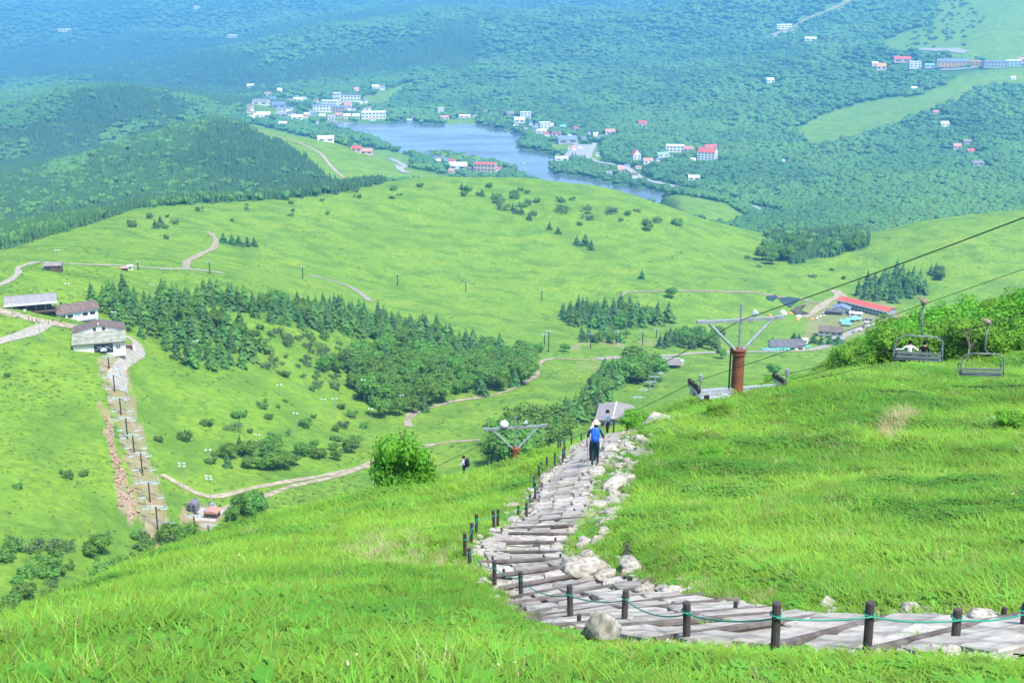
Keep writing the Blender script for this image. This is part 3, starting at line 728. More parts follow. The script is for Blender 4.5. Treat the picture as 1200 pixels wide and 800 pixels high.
def con_grove(poly, space, ymin, ymax, h, where, larch=.15, broad=0.0, drop=0.0):
    P = fill(poly, space, ymin, ymax, drop=drop)
    for p in P:
        r = random.random()
        if r < broad:
            tree('broadleaf_tree', p, h * .75 * random.uniform(.8, 1.2), random.choice(BROM), random.choice(BTRK), 'round broadleaf tree among the conifers ' + where, 'broadleaf trees ' + where, 1.1); NT['bro'] += 1
        else:
            lar = random.random() < larch; q_ = random.uniform(.6, 1.25)
            tree('larch_tree' if lar else 'conifer_tree', p, h * q_, random.choice(LARM if lar else CONM), CTRK, sized(q_) + ('light green larch ' if lar else 'dark green conifer ') + where, 'conifers ' + where); NT['con'] += 1
def broad_grove(poly, space, ymin, ymax, h, where, wide=1.1, con=0.0, drop=0.0):
    for p in fill(poly, space, ymin, ymax, drop=drop):
        if random.random() < con:
            tree('conifer_tree', p, h * random.uniform(.9, 1.3), random.choice(CONM), CTRK, 'dark conifer among the broadleaf trees ' + where, 'conifers ' + where); NT['con'] += 1
        else:
            q_ = random.uniform(.65, 1.3); tree('broadleaf_tree', p, h * q_, random.choice(BROM), random.choice(BTRK), sized(q_) + 'round green broadleaf tree ' + where, 'broadleaf trees ' + where, wide); NT['bro'] += 1
con_grove([(70, 364), (115, 361), (150, 390), (190, 410), (230, 434), (275, 437), (312, 412), (290, 390), (250, 378), (195, 352), (120, 345)], 6.8, 450, 700, 10.5, 'in the wood behind the white lift station', .5, .05)
con_grove([(200, 356), (260, 362), (330, 384), (400, 394), (470, 408), (530, 418), (565, 425), (590, 412), (540, 400), (470, 380), (400, 366), (320, 360), (240, 350)], 7.6, 480, 900, 11.5, 'in the band along the knoll top', .45, .08)
broad_grove([(395, 445), (420, 466), (448, 491), (500, 484), (560, 468), (600, 458), (628, 442), (630, 420), (590, 413), (560, 426), (500, 420), (430, 408), (390, 420), (362, 430)], 8.6, 480, 950, 9.0, 'in the wood beside the winding track', con=.12)
con_grove([(656, 380), (700, 388), (745, 386), (783, 380), (785, 372), (740, 368), (700, 364), (660, 366)], 9, 780, 1150, 15, 'in the dark grove on the valley floor', .3, .08)
con_grove([(672, 403), (738, 404), (738, 396), (680, 394)], 8, 700, 1100, 8.5, 'in the low thicket on the valley floor', .4, .3)
broad_grove([(772, 408), (845, 411), (842, 398), (780, 396)], 9, 700, 1100, 10, 'behind the rusty lift tower', 1.1, .4)
con_grove([(658, 494), (688, 500), (712, 472), (728, 452), (732, 438), (708, 436), (692, 462), (672, 480)], 6, 430, 760, 10, 'in the hedge row beside the grey roofed station', .7, .1)
broad_grove([(727, 448), (768, 455), (772, 440), (752, 430), (735, 432)], 8, 450, 900, 11, 'in the clump by the brown roofed station', 1.2, .25)
con_grove([(1000, 350), (1045, 356), (1085, 346), (1078, 328), (1048, 322), (1020, 334)], 9, 900, 1300, 15, 'behind the red roofed building', .45, .05)
con_grove([(1078, 326), (1102, 328), (1106, 320), (1085, 318)], 8, 900, 1400, 12, 'in the small clump on the right hand meadow', .0, .3)
broad_grove([(565, 548), (610, 545), (655, 522), (665, 508), (625, 505), (585, 520)], 7, 380, 600, 12, 'behind the lift tower with the white ball', 1.2, .08)
broad_grove([(250, 545), (300, 556), (350, 552), (395, 545), (400, 528), (350, 522), (300, 527), (260, 530)], 7.5, 330, 600, 5.0, 'in the scrub above the dirt track', 1.35, .1, drop=.15)
broad_grove([(395, 540), (440, 535), (460, 525), (440, 520), (400, 525)], 9, 330, 600, 5, 'on the meadow beside the dirt track', 1.3, .2, drop=.2)
broad_grove([(880, 300), (905, 312), (930, 305), (905, 290), (880, 288)], 13, 1050, 1600, 12, 'below the dark ridge wood', 1.2, .1, drop=.2)
con_grove([(896, 302), (940, 304), (990, 296), (1014, 291), (1012, 283), (950, 283), (905, 290)], 13, 1050, 1600, 15, 'in front of the dark ridge wood', .1, .35)
broad_grove([(178, 640), (215, 650), (225, 636), (195, 628)], 7, 250, 500, 6, 'below the lift clearing', 1.2)
broad_grove([(270, 610), (296, 612), (318, 600), (300, 590), (278, 598)], 5.5, 250, 500, 5.5, 'beside the red hut', 1.1, .35)
broad_grove([(155, 640), (95, 640), (100, 660), (158, 662)], 9, 250, 500, 5, 'in the hollow left of the lift clearing', 1.3, .0, drop=.35)
for (x, y, h, lab) in ((565, 230, 9, ''), (579, 238, 8, ''), (601, 247, 9, ''), (611, 251, 9, ''), (620, 258, 9, ''), (644, 269, 9, ''), (654, 274, 8, ''), (676, 287, 10, ''), (686, 288, 13, ''), (693, 293, 11, ''), (548, 224, 8, ''), (541, 222, 8, ''), (752, 327, 9, ''), (182, 268, 8, ''), (188, 262, 7, ''), (262, 285, 9, ''), (272, 287, 9, ''), (280, 288, 9, ''), (290, 289, 9, ''), (298, 289, 8, '')):
    tree('conifer_tree', ground(x, y, 600, 1600), h, random.choice(CONM), CTRK, 'small dark conifer standing alone on the open green ridge', 'lone conifers on the ridge', 1.35); NT['con'] += 1
tree('broadleaf_tree', ground(787, 349, 800), 9, BROM[0], BTRK[0], 'single round dark tree beside the meadow path', None, 1.3)
tree('broadleaf_tree', ground(906, 440, 500), 7, BROM[1], BTRK[1], 'single round tree on the slope right of the rusty tower', None, 1.25)
tree('broadleaf_tree', ground(845, 420, 600), 7, BROM[2], BTRK[0], 'small round tree by the road behind the rusty tower', None, 1.1)
tree('broadleaf_tree', ground(662, 412, 600), 5.5, BROM[3], BTRK[0], 'small round tree beside the valley lamp posts', None, 1.3)
tree('broadleaf_tree', ground(8, 727, 150), 4.2, BROM[3], BTRK[0], 'dark little round tree at the foot of the left meadow', None, 1.2)
tree('conifer_tree', ground(299, 602, 250), 7.5, CONM[1], CTRK, 'dark conifer beside the dirt track above the red hut', None, 1.5)
tree('conifer_tree', ground(743, 446, 450, 900), 8, CONM[3], CTRK, 'single dark spruce in front of the round clump by the brown roofed station', None, 1.6)
for (x, y) in ((930, 402), (936, 402), (962, 404), (972, 404), (982, 404), (953, 402), (905, 404)):
    tree('conifer_tree', ground(x, y, 800, 1200), 8 * random.uniform(.8, 1.2), random.choice(CONM), CTRK, 'dark conifer beside the valley houses', 'conifers by the houses', 1.6)
def shrubs(poly, space, ymin, ymax, size, where, dull=.4, drop=0.0, hs=1.0):
    for p in fill(poly, space, ymin, ymax, drop=drop):
        d = random.random() < dull; NT['shr'] += 1
        plant('shrub', p, size * random.uniform(.6, 1.5), random.choice(DULM if d else SHRM), ('dull olive shrub ' if d else 'low green shrub ') + where, 'shrub', 'shrubs ' + where, hs * random.uniform(.9, 1.3))
shrubs([(90, 300), (100, 268), (180, 246), (300, 236), (420, 222), (500, 214), (500, 235), (400, 250), (250, 275), (150, 290)], 34, 700, 1500, 6.5, 'dotted over the crest of the green ridge', .55, .25)
shrubs([(520, 214), (560, 218), (640, 225), (720, 240), (800, 262), (830, 272), (780, 275), (700, 268), (640, 262), (580, 246), (530, 228)], 21, 900, 1600, 9, 'scattered along the top of the green ridge', .6, .25)
shrubs([(282, 395), (310, 382), (380, 396), (420, 410), (380, 425), (400, 455), (370, 460), (330, 445), (300, 430)], 8.2, 480, 760, 4.8, 'on the scrubby face of the knoll', .75, .15)
shrubs([(0, 640), (60, 630), (120, 625), (165, 622), (185, 640), (175, 662), (120, 690), (60, 705), (0, 715)], 6.4, 180, 420, 4.2, 'in the hollow at the foot of the left meadow', .15, .2)
shrubs([(30, 520), (100, 510), (130, 560), (150, 610), (90, 625), (30, 615), (0, 560)], 19, 250, 480, 3.2, 'on the left meadow beside the lift clearing', .2, .4)
shrubs([(0, 420), (80, 430), (120, 470), (100, 500), (0, 500)], 30, 300, 520, 2.6, 'on the left meadow below the lift station', .5, .3)
shrubs([(150, 500), (230, 500), (330, 470), (420, 480), (440, 520), (330, 520), (240, 545), (180, 530)], 11.5, 330, 600, 4.2, 'on the meadow right of the lift clearing', .3, .3)
shrubs([(860, 290), (990, 300), (1000, 330), (900, 330)], 40, 1000, 1400, 7, 'on the meadow below the dark ridge wood', .5, .2)
print('trees', NT)
# ------------------------------------------------------------------ buildings
WALL = {'white': mat('white_wall', (.78, .77, .74), .8, .06, .5), 'cream': mat('cream_wall', (.66, .58, .46), .8, .06, .5), 'grey': mat('grey_wall', (.36, .37, .38), .8, .1, .5),
        'brown': mat('brown_timber', (.13, .09, .065), .8, .15, 1.5), 'pink': mat('pink_wall', (.62, .45, .40), .8, .06, .5), 'orange': mat('ochre_wall', (.62, .38, .20), .8, .08, .5), 'blue': mat('pale_blue_wall', (.42, .55, .62), .8, .08, .5), 'dark': mat('dark_timber', (.07, .06, .055), .8, .15, 1.5)}
ROOF = {'grey': mat('grey_roof', (.27, .265, .275), .7, .1, .4), 'dark': mat('charcoal_roof', (.11, .11, .13), .7, .12, .5), 'red': mat('red_roof', (.52, .10, .08), .6, .1, .4), 'brown': mat('brown_roof', (.17, .125, .11), .7, .15, .6),
        'white': mat('pale_roof', (.72, .73, .74), .6, .06, .4), 'blue': mat('blue_grey_roof', (.16, .21, .34), .6, .1, .4), 'orange': mat('orange_roof', (.72, .32, .06), .6, .1, .4), 'green': mat('green_roof', (.24, .46, .36), .6, .1, .4),
        'teal': mat('teal_roof', (.18, .50, .62), .5, .1, .4), 'pink': mat('faded_red_roof', (.55, .26, .22), .7, .1, .4), 'mauve': mat('mauve_grey_roof', (.24, .215, .215), .65, .12, .5),
        'lichen': mat('lichen_stained_roof', (.30, .31, .26), .85, .1, .45, col2=(.17, .19, .13), detail=7)}
M_GLASS = mat('window_glass', (.035, .045, .06), .15, .1, 1, spec=.6)
M_STEEL = mat('galvanised_steel', (.48, .52, .55), .45, .1, 4, metal=.6)
M_RUST = mat('rusty_steel', (.20, .075, .035), .85, .15, 1.6, col2=(.11, .045, .03), bump=.2, detail=8)
M_BLACK = mat('black_steel', (.03, .03, .033), .6, .1, 3)
M_PALEBLUE = mat('pale_blue_paint', (.50, .62, .70), .5, .08, 4)
M_CONC = mat('concrete', (.42, .40, .37), .9, .12, .8, bump=.1)
M_WHITEP = mat('white_paint', (.8, .8, .8), .5, .05, 2)
def gable(b, W, D, z0, rh, oh=.5, th=.25, ridge='x'):
    """roof with real thickness; ridge along x or y"""
    a, c = (W / 2 + oh, D / 2 + oh)
    if ridge == 'x': pr = [(-c, z0), (0, z0 + rh), (c, z0)]; ln = a; P = lambda s, q: (s, q[0], q[1])
    else: pr = [(-a, z0), (0, z0 + rh), (a, z0)]; ln = c; P = lambda s, q: (q[0], s, q[1])
    for i in (0, 1):
        q0, q1 = pr[i], pr[i + 1]
        v = [P(-ln, q0), P(-ln, q1), P(ln, q1), P(ln, q0)]
        v += [(x, y, z + th) for x, y, z in v]
        b.add(v, [(0, 1, 2, 3), (7, 6, 5, 4), (0, 4, 5, 1), (1, 5, 6, 2), (2, 6, 7, 3), (3, 7, 4, 0)])
def walls(b, W, D, H, rh=0, ridge='x', down=3.0):
    b.box((0, 0, (H - down) / 2), (W, D, H + down))
    if rh:
        if ridge == 'x':
            for s in (-1, 1): x = s * W / 2; b.add([(x, -D / 2, H), (x, D / 2, H), (x, 0, H + rh)], [(0, 1, 2)])
        else:
            for s in (-1, 1): y = s * D / 2; b.add([(-W / 2, y, H), (W / 2, y, H), (0, y, H + rh)], [(0, 1, 2)])
def house(name, label, p, W, D, H, rh, rz, wall, roof, ridge='x', win=0, group=None, cat='house', door=False, oh=.4, rows=1):
    e = empty(name, p, rz, label, cat, group)
    b = MB(); walls(b, W, D, H, rh, ridge); b.build('wall', WALL[wall], e)
    b = MB()
    if rh: gable(b, W, D, H + .02, rh + .05, oh, max(.2, W * .012), ridge)
    else: b.box((0, 0, H + .2), (W + oh, D + oh, .4))
    b.build('roof', ROOF[roof], e)
    for r in range(rows):
        zz = H * (r + .55) / rows; hh = H / rows * .42
        for i in range(win):
            x = -W / 2 + W * (i + .5) / win
            b = MB(); b.box((x, -D / 2, zz), (W / win * .55, .16, hh)); w = b.build('window', M_GLASS, e)
        for i in range(max(1, win // 2) if win else 0):
            y = -D / 2 + D * (i + .5) / max(1, win // 2)
            for s in (-1, 1):
                b = MB(); b.box((s * W / 2, y, zz), (.16, D / max(1, win // 2) * .45, hh)); b.build('window', M_GLASS, e)
    if door:
        b = MB(); b.box((W * .22, -D / 2, 1.05), (1.3, .22, 2.1)); b.build('door', WALL['brown'], e)
    return e
# --- the white upper lift station
def lift_station():
    p = ground(117, 413, 350, 700); s = 1.0; W = 58 * 492 / FPX
    e = empty('lift_station', p, R(17), 'white lift station with stained flat front roof at the head of the tower line', 'lift station')
    b = MB(); b.box((0, 5.5, 1.0), (W, 11, 7.0)); b.build('wall', WALL['white'], e)
    b = MB(); b.add([(-W / 2 - .5, -.9, 4.5), (W / 2 + .5, -.9, 4.5), (W / 2 + .5, 11.2, 6.3), (-W / 2 - .5, 11.2, 6.3), (-W / 2 - .5, -.9, 4.95), (W / 2 + .5, -.9, 4.95), (W / 2 + .5, 11.2, 6.75), (-W / 2 - .5, 11.2, 6.75)],
                    [(3, 2, 1, 0), (4, 5, 6, 7), (0, 1, 5, 4), (1, 2, 6, 5), (2, 3, 7, 6), (3, 0, 4, 7)])
    r = b.build('front_roof', ROOF['lichen'], e)
    b = MB(); b.box((0, -.95, 4.72), (W + 1.1, .14, .55)); b.build('fascia', ROOF['brown'], r)
    b = MB(); b.box((0, 15.2, 2.5), (W * .96, 8, 9))
    b.add([(-W * .48, 11.2, 7), (W * .48, 11.2, 7), (0, 11.2, 9.8)], [(0, 1, 2)]); b.add([(-W * .48, 19.2, 7), (W * .48, 19.2, 7), (0, 19.2, 9.8)], [(0, 2, 1)]); b.build('gable_wall', WALL['white'], e)
    b = MB(); bb = MB(); gable(bb, W * .96, 8, 7.02, 2.9, .7, .3, 'y'); bb.v = [(x, y + 15.2, z) for x, y, z in bb.v]; rf = bb.build('gable_roof', ROOF['brown'], e)
    b = MB(); b.box((0, 11.0, 10.2), (.5, .3, 1.6)); b.build('ridge_post', WALL['white'], rf)
    for x in (-1.6, 1.9):
        b = MB(); b.box((x, 11.18, 7.9), (1.2, .14, 1.7)); b.build('window', M_GLASS, e)
    b = MB(); b.box((1.6, -.02, 2.0), (7.2, .3, 4.4)); op = b.build('lift_opening', M_BLACK, e)
    for k in (-2.0, 2.0):
        b = MB(); b.tube((1.6 + k * 1.6, -.3, 1.2), (1.6 + k * .2, -.3, 3.4), .14); b.tube((1.6 + k * 1.6, -.3, 3.6), (1.6 + k * .4, -.3, 2.4), .12); b.build('bracing', M_STEEL, op)
    b = MB(); b.box((1.6, -1.2, 1.6), (2.4, 1.6, .9)); b.ball((1.6, -1.2, 2.2), (.7, .6, .5)); b.build('drive_unit', M_PALEBLUE, e)
    b = MB(); b.box((7.2, -.02, 2.2), (1.6, .2, 1.5)); w = b.build('window', M_GLASS, e)
    b = MB(); b.box((7.2, -.05, 2.2), (.12, .22, 1.5)); b.box((7.2, -.05, 2.2), (1.6, .22, .1)); b.build('frame', WALL['white'], w)
    b = MB(); b.box((W / 2 + .04, 3, 3.2), (.1, 1.0, 2.6)); b.build('blue_door', mat('blue_door', (.1, .35, .55), .5), e)
    e.scale = (1, 1, .84)
    q = ground(152, 409, 350, 700)
    h = empty('shed', q, .2, 'small brown shed with white drums beside the lift station', 'shed')
    b = MB(); b.box((0, 0, .7), (2.4, 2.0, 2.4)); b.build('wall', WALL['brown'], h); b = MB(); gable(b, 2.4, 2, 1.9, .5, .2, .1); b.build('roof', ROOF['brown'], h)
    for k, (dx, dy) in enumerate(((-.6, 2.2), (.8, 2.6), (.2, 3.6))):
        b = MB(); z = float(height(q.x + dx, q.y + dy)) - q.z
        b.tube((0, 0, -.2), (0, 0, 1.5), .75, .7, 10); b.ball((0, 0, 1.5), (.7, .7, .25)); o = b.build('tank', M_WHITEP, None, (q.x + dx, q.y + dy, q.z + z))
        tag(o, 'white round tank beside the lift station shed', 'tank', 'white tanks by the shed')
lift_station()
# --- two lodges on the plaza
def lodge_a():
    p = ground(37, 363, 400, 700); e = empty('lodge', p, R(20), 'long lodge with pale metal roof and dark open veranda', 'lodge')
    b = MB(); b.box((0, 3.5, .8), (16, 7, 5.6)); b.build('wall', WALL['dark'], e)
    b = MB(); b.add([(-10.5, -4.2, 3.5), (10.5, -4.2, 3.5), (10.5, 3.5, 5.1), (-10.5, 3.5, 5.1), (-10.5, -4.2, 3.75), (10.5, -4.2, 3.75), (10.5, 3.5, 5.35), (-10.5, 3.5, 5.35)], [(3, 2, 1, 0), (4, 5, 6, 7), (0, 1, 5, 4), (1, 2, 6, 5), (2, 3, 7, 6), (3, 0, 4, 7)])
    b.add([(-10.5, 3.5, 5.1), (10.5, 3.5, 5.1), (10.5, 9.5, 4.2), (-10.5, 9.5, 4.2), (-10.5, 3.5, 5.35), (10.5, 3.5, 5.35), (10.5, 9.5, 4.45), (-10.5, 9.5, 4.45)], [(3, 2, 1, 0), (4, 5, 6, 7), (1, 2, 6, 5), (2, 3, 7, 6), (3, 0, 4, 7)])
    rf = b.build('roof', ROOF['grey'], e)
    b = MB(); b.box((0, -4.25, 3.55), (21.2, .18, .75)); b.build('fascia', ROOF['white'], rf)
    for k in range(6):
        b = MB(); b.box((-9.5 + 3.8 * k, -3.8, 1.2), (.28, .28, 4.6)); b.build('post', WALL['brown'], e)
    b = MB(); b.box((0, -2.0, -.2), (20, 4.2, .5)); b.build('deck', WALL['brown'], e)
    b = MB(); b.box((-2.6, -4.8, .4), (.9, 3.4, .12), M=Matrix.Rotation(R(32), 3, 'X')); b.build('stairs', WALL['white'], e)
    for k in range(4):
        b = MB(); b.box((-6 + 4 * k, -.02, 1.7), (2.4, .14, 1.5)); b.build('window', M_GLASS, e)
def lodge_b():
    p = ground(88, 371, 400, 700); e = empty('lodge', p, R(36), 'lodge with broad brown gable roof and white end wall', 'lodge')
    b = MB(); walls(b, 17, 9.5, 3.4, 2.6, 'x'); b.build('wall', WALL['white'], e)
    b = MB(); gable(b, 17, 9.5, 3.42, 2.65, .9, .25, 'x'); rf = b.build('roof', ROOF['brown'], e)
    b = MB(); b.box((-5, 1.2, 6.0), (.8, .8, 2.0)); b.build('chimney', WALL['dark'], rf)
    for k in range(5):
        b = MB(); b.box((-6.5 + 3.2 * k, -4.75, 1.8), (2.2, .14, 1.4)); b.build('window', M_GLASS if k != 2 else WALL['blue'], e)
    for y in (-2.2, 1.6):
        b = MB(); b.box((-8.5, y, 1.9), (.14, 1.8, 1.6)); b.build('window', M_GLASS, e)
    b = MB(); b.box((2, -6.0, -.3), (11, 2.4, .35)); b.build('deck', WALL['grey'], e)
    for k in range(5):
        b = MB(); b.box((-3 + 2.5 * k, -7.1, .4), (.1, .1, 1.0)); b.build('rail_post', WALL['white'], e)
lodge_a(); lodge_b()
house('hut', 'brown hut with grey roof beside the tall pole on the meadow path', ground(63, 317, 450, 900), 8.5, 5.5, 3, 1.3, R(12), 'brown', 'mauve', 'x', 2, cat='hut', door=True)
house('lift_cabin', 'tiny white cabin beside the meadow path', ground(153, 316, 450, 900), 2.6, 2.2, 2.2, .6, .1, 'white', 'white', 'x', 1, cat='cabin')
house('lift_cabin', 'small dark red winch house beside the tiny white cabin', ground(146, 317, 450, 900), 3.4, 2.2, 1.6, .5, .1, 'brown', 'pink', 'x', 1, cat='cabin')
# --- lower station: concrete yard, arched cabin, red hut
def lower_station():
    p = ground(236, 605, 250, 500); w = 385.
    e = empty('concrete_yard', p, R(-8)); tag(e, 'pale concrete yard of the lower lift station', 'yard'); e['kind'] = 'structure'
    b = MB(); b.box((-.5, 1, -.3), (12.5, 9, 1.2)); b.build('slab', M_CONC, e)
    q = p + Vector((-3.3, 3.4, .3)); a = empty('lift_cabin', q, R(-6), 'dark arched lift cabin on the concrete yard', 'cabin')
    b = MB(); n = 10; pr = [(-1.5, 0)] + [(-1.5 * math.cos(math.pi * k / n), 2.3 + 1.3 * math.sin(math.pi * k / n)) for k in range(n + 1)] + [(1.5, 0)]
    m_ = len(pr); b.add([(x, -1.6, z) for x, z in pr] + [(x, 1.6, z) for x, z in pr], [tuple(range(m_)), tuple(range(2 * m_ - 1, m_ - 1, -1))] + [(i, i + m_, (i + 1) % m_ + m_, (i + 1) % m_) for i in range(m_)]); b.build('shell', mat('violet_grey_shell', (.20, .19, .24), .5, .1), a)
    for x in (-.72, .72):
        for z in (1.0, 2.2):
            b = MB(); b.box((x, -1.62, z), (1.0, .12, .85)); b.build('window', M_GLASS, a)
    b = MB(); b.box((0, -1.9, -.2), (3.4, .8, .7)); b.build('step', M_BLACK, a)
    q = p + Vector((3.6, -.4, .3)); a = empty('hut', q, R(-10), 'small hut with faded red barrel roof on the concrete yard', 'hut')
    b = MB(); b.box((0, 0, .7), (4.2, 3.0, 1.8)); b.build('wall', WALL['brown'], a)
    b = MB(); n = 8; pr = [(-2.3 * math.cos(math.pi * k / n), 1.6 + 1.0 * math.sin(math.pi * k / n)) for k in range(n + 1)]; m_ = len(pr)
    b.add([(x, -1.8, z) for x, z in pr] + [(x, 1.7, z) for x, z in pr], [tuple(range(m_)), tuple(range(2 * m_ - 1, m_ - 1, -1))] + [(i, i + m_, (i + 1) % m_ + m_, (i + 1) % m_) for i in range(m_)]); b.build('roof', ROOF['pink'], a)
    for x in (-1.1, 1.0):
        b = MB(); b.box((x, -1.52, .95), (1.3, .12, .9)); b.build('window', M_GLASS, a)
    q = p + Vector((2.6, 4.6, .3)); a = empty('equipment_box', q, 0, 'white equipment box behind the red hut', 'equipment box')
    b = MB(); b.box((0, 0, 1.0), (1.5, 1.2, 2.0)); b.build('cabinet', M_WHITEP, a); b = MB(); b.box((0, 0, 2.06), (1.7, 1.4, .12)); b.build('lid', M_STEEL, a); b = MB(); b.box((0, -.62, 1.0), (1.2, .06, 1.6)); b.build('door', WALL['grey'], a)
    q = p + Vector((.9, 2.6, .3)); a = empty('tarpaulin', q, 0, 'blue tarpaulin heap between the cabin and the red hut', 'tarpaulin')
    v, f = lump([(0, 0, .35, .8), (.7, .2, .3, .6)], 5, IV2, IF2, .8); link('sheet', np_mesh('sheet', v, f, mat('blue_sheet', (.2, .42, .66), .5, .15, 2)), a)
lower_station()
# --- grey roofed station and brown roofed station of the far lift
def far_station(name, px, py, W, D, H, rh, roof, wall, label, rz, ymin, ymax, ridge='y'):
    e = house(name, label, ground(px, py, ymin, ymax), W, D, H, rh, rz, wall, roof, ridge, 0, None, 'lift station', oh=.8)
    b = MB(); b.box((0, -D / 2, H * .42), (W * .7, .2, H * .75)); b.build('opening', M_BLACK, e)
    b = MB(); b.box((0, 0, H + rh + .28), (.35, D + 1.2, .3)) if ridge == 'y' else b.box((0, 0, H + rh + .28), (W + 1, .35, .3)); b.build('ridge_cap', ROOF['white'], e)
    return e
far_station('lift_station', 720, 493, 14.5, 21, 3.4, 1.6, 'mauve', 'grey', 'station with a broad mauve grey roof at the top of the far lift', R(-9), 430, 620)
far_station('lift_station', 781, 430, 16, 13, 3.6, 2.2, 'mauve', 'dark', 'brown roofed station at the foot of the far lift', R(-6), 600, 1000, 'x')
house('ticket_box', 'white box beside the brown roofed station', ground(797, 427, 600, 1000), 3.5, 3, 2.6, 0, 0, 'white', 'white', cat='kiosk', win=1)
# --- the valley village
def long_building():
    a, c = ground(986, 358, 900, 1300), ground(1044, 372, 900, 1300)
    mid = (a + c) / 2; rz = math.atan2(c.y - a.y, c.x - a.x); L = max(50, (c - a).length)
    e = empty('lodge', mid, rz, 'long village building with bright red roof at the foot of the wooded slope', 'building')
    b = MB(); walls(b, L, 13, 6.5, 1.8, 'x', 5); b.build('wall', WALL['grey'], e)
    b = MB(); gable(b, L, 13, 6.52, 1.9, .8, .4, 'x'); b.build('roof', ROOF['red'], e)
    b = MB(); b.box((0, -7.4, 6.2), (L + 1.6, .3, .8)); b.build('fascia', ROOF['white'], e)
    n = 14
    for k in range(n):
        for z in (1.6, 4.4):
            b = MB(); b.box((-L / 2 + L * (k + .5) / n, -6.5, z), (L / n * .6, .2, 1.4)); b.build('window', M_GLASS, e)
long_building()
V_ = (850, 1300)
house('village_house', 'blue grey roofed house in front of the long red roofed building', ground(986, 367, *V_), 15, 11, 5, 2.6, R(-20), 'grey', 'blue', 'y', 3)
house('village_house', 'low black roofed house beside the blue grey roofed house', ground(977, 368, *V_), 14, 8, 3, 1.4, R(-20), 'dark', 'dark', 'x', 3)
house('village_house', 'house with brown gable roof and grey walls above the green roadside conifers', ground(973, 394, *V_), 19, 13, 5.5, 3, R(-16), 'grey', 'brown', 'x', 4, rows=2)
house('village_house', 'flat grey annex below the brown gabled house', ground(982, 402, *V_), 10, 8, 4, 0, R(-16), 'grey', 'grey', 'x', 2)
house('village_house', 'white walled house with wide charcoal roof beside the teal sheets', ground(921, 409, *V_), 25, 11, 3.6, 4, R(4), 'white', 'dark', 'x', 4)
house('village_house', 'small white shed right of the charcoal roofed house', ground(941, 402, *V_), 6, 5, 3, 1, R(4), 'white', 'white', 'x', 1)
house('village_house', 'white roofed stall in front of the long red roofed building', ground(1003, 370, *V_), 11, 5, 2.6, 1, R(-20), 'white', 'white', 'x', 2)
house('village_house', 'second pale stall in front of the long red roofed building', ground(1018, 376, *V_), 7, 5, 2.6, 1, R(-20), 'cream', 'mauve', 'x', 2)
M_BTENT = mat('blue_canopy', (.16, .42, .72), .6, .1, 1)
def canopy(px, py, m, label, W=8, D=5, H=2.4, group=None):
    e = empty('canopy_tent', ground(px, py, *V_), R(-18), label, 'tent', group)
    b = MB(); gable(b, W, D, H, 1.1, .2, .12); b.build('canopy', m, e)
    for sx in (-1, 1):
        for sy in (-1, 1):
            b = MB(); b.tube((sx * W / 2, sy * D / 2, -1), (sx * W / 2, sy * D / 2, H), .08, n=5); b.build('leg', M_STEEL, e)
for x, y in ((990, 379), (997, 377), (1004, 376), (992, 382)): canopy(x, y, M_BTENT, 'blue canopy tent in the village yard', group='blue canopies in the yard')
def dome(px, py, m, label, group, r=1.9):
    e = empty('camping_tent', ground(px, py, *V_), random.uniform(0, 3), label, 'tent', group)
    n = 12; b = MB(); b.v.append((0, 0, r * .8)); rings = 4
    for k in range(1, rings + 1):
        a = math.pi / 2 * k / rings
        b.v += [(r * math.sin(a) * (1 + .12 * (j % 2)) * math.cos(6.283 * j / n), r * math.sin(a) * (1 + .12 * (j % 2)) * math.sin(6.283 * j / n), r * .8 * math.cos(a) - (.3 if k == rings else 0)) for j in range(n)]
    b.f += [(0, 1 + j, 1 + (j + 1) % n) for j in range(n)] + [(1 + k * n + j, 1 + (k + 1) * n + j, 1 + (k + 1) * n + (j + 1) % n, 1 + k * n + (j + 1) % n) for k in range(rings - 1) for j in range(n)]; b.m = [0] * len(b.f)
    b.build('shell', m, e); b = MB(); b.box((0, -r * .92, r * .25), (r * .7, .15, r * .55)); b.build('door', M_BLACK, e)
M_OT = mat('orange_tent', (.85, .28, .06), .6, .08, 1)
for x, y in ((917.5, 366), (919.5, 368), (936, 371.5)): dome(x, y, M_WHITEP, 'white dome tent on the valley meadow', 'white tents on the meadow', 2.6)
for x, y in ((902.5, 369.5), (926.5, 367.5), (935, 375), (951.5, 374)): dome(x, y, M_OT, 'orange dome tent on the valley meadow', 'orange tents on the meadow', 1.9)
def sheet(px, py, W, D, m, label, rz=0.0):
    p = ground(px, py, *V_); e = empty('sheeted_stack', p, rz, label, 'stack')
    v, f = lump([(x, random.uniform(-.2, .2) * D, .5, D * .55) for x in np.linspace(-W / 2, W / 2, 7)], 9, IV2, IF2, .5); v[:, 2] *= .8
    link('sheet', np_mesh('sheet', v, f, m), e); b = MB(); b.box((0, 0, .1), (W, D * .7, .5)); b.build('pallet', WALL['brown'], e)
M_TEAL = mat('teal_sheet', (.10, .48, .40), .5, .15, .6)
sheet(911, 410, 16, 3.2, M_TEAL, 'teal sheeted stack in front of the charcoal roofed house'); sheet(898, 410, 5, 3.0, mat('blue_sheet', (.2, .42, .66), .5), 'blue sheeted stack beside the teal stack'); sheet(944, 407, 6, 3.2, M_TEAL, 'short teal sheeted stack right of the charcoal roofed house')
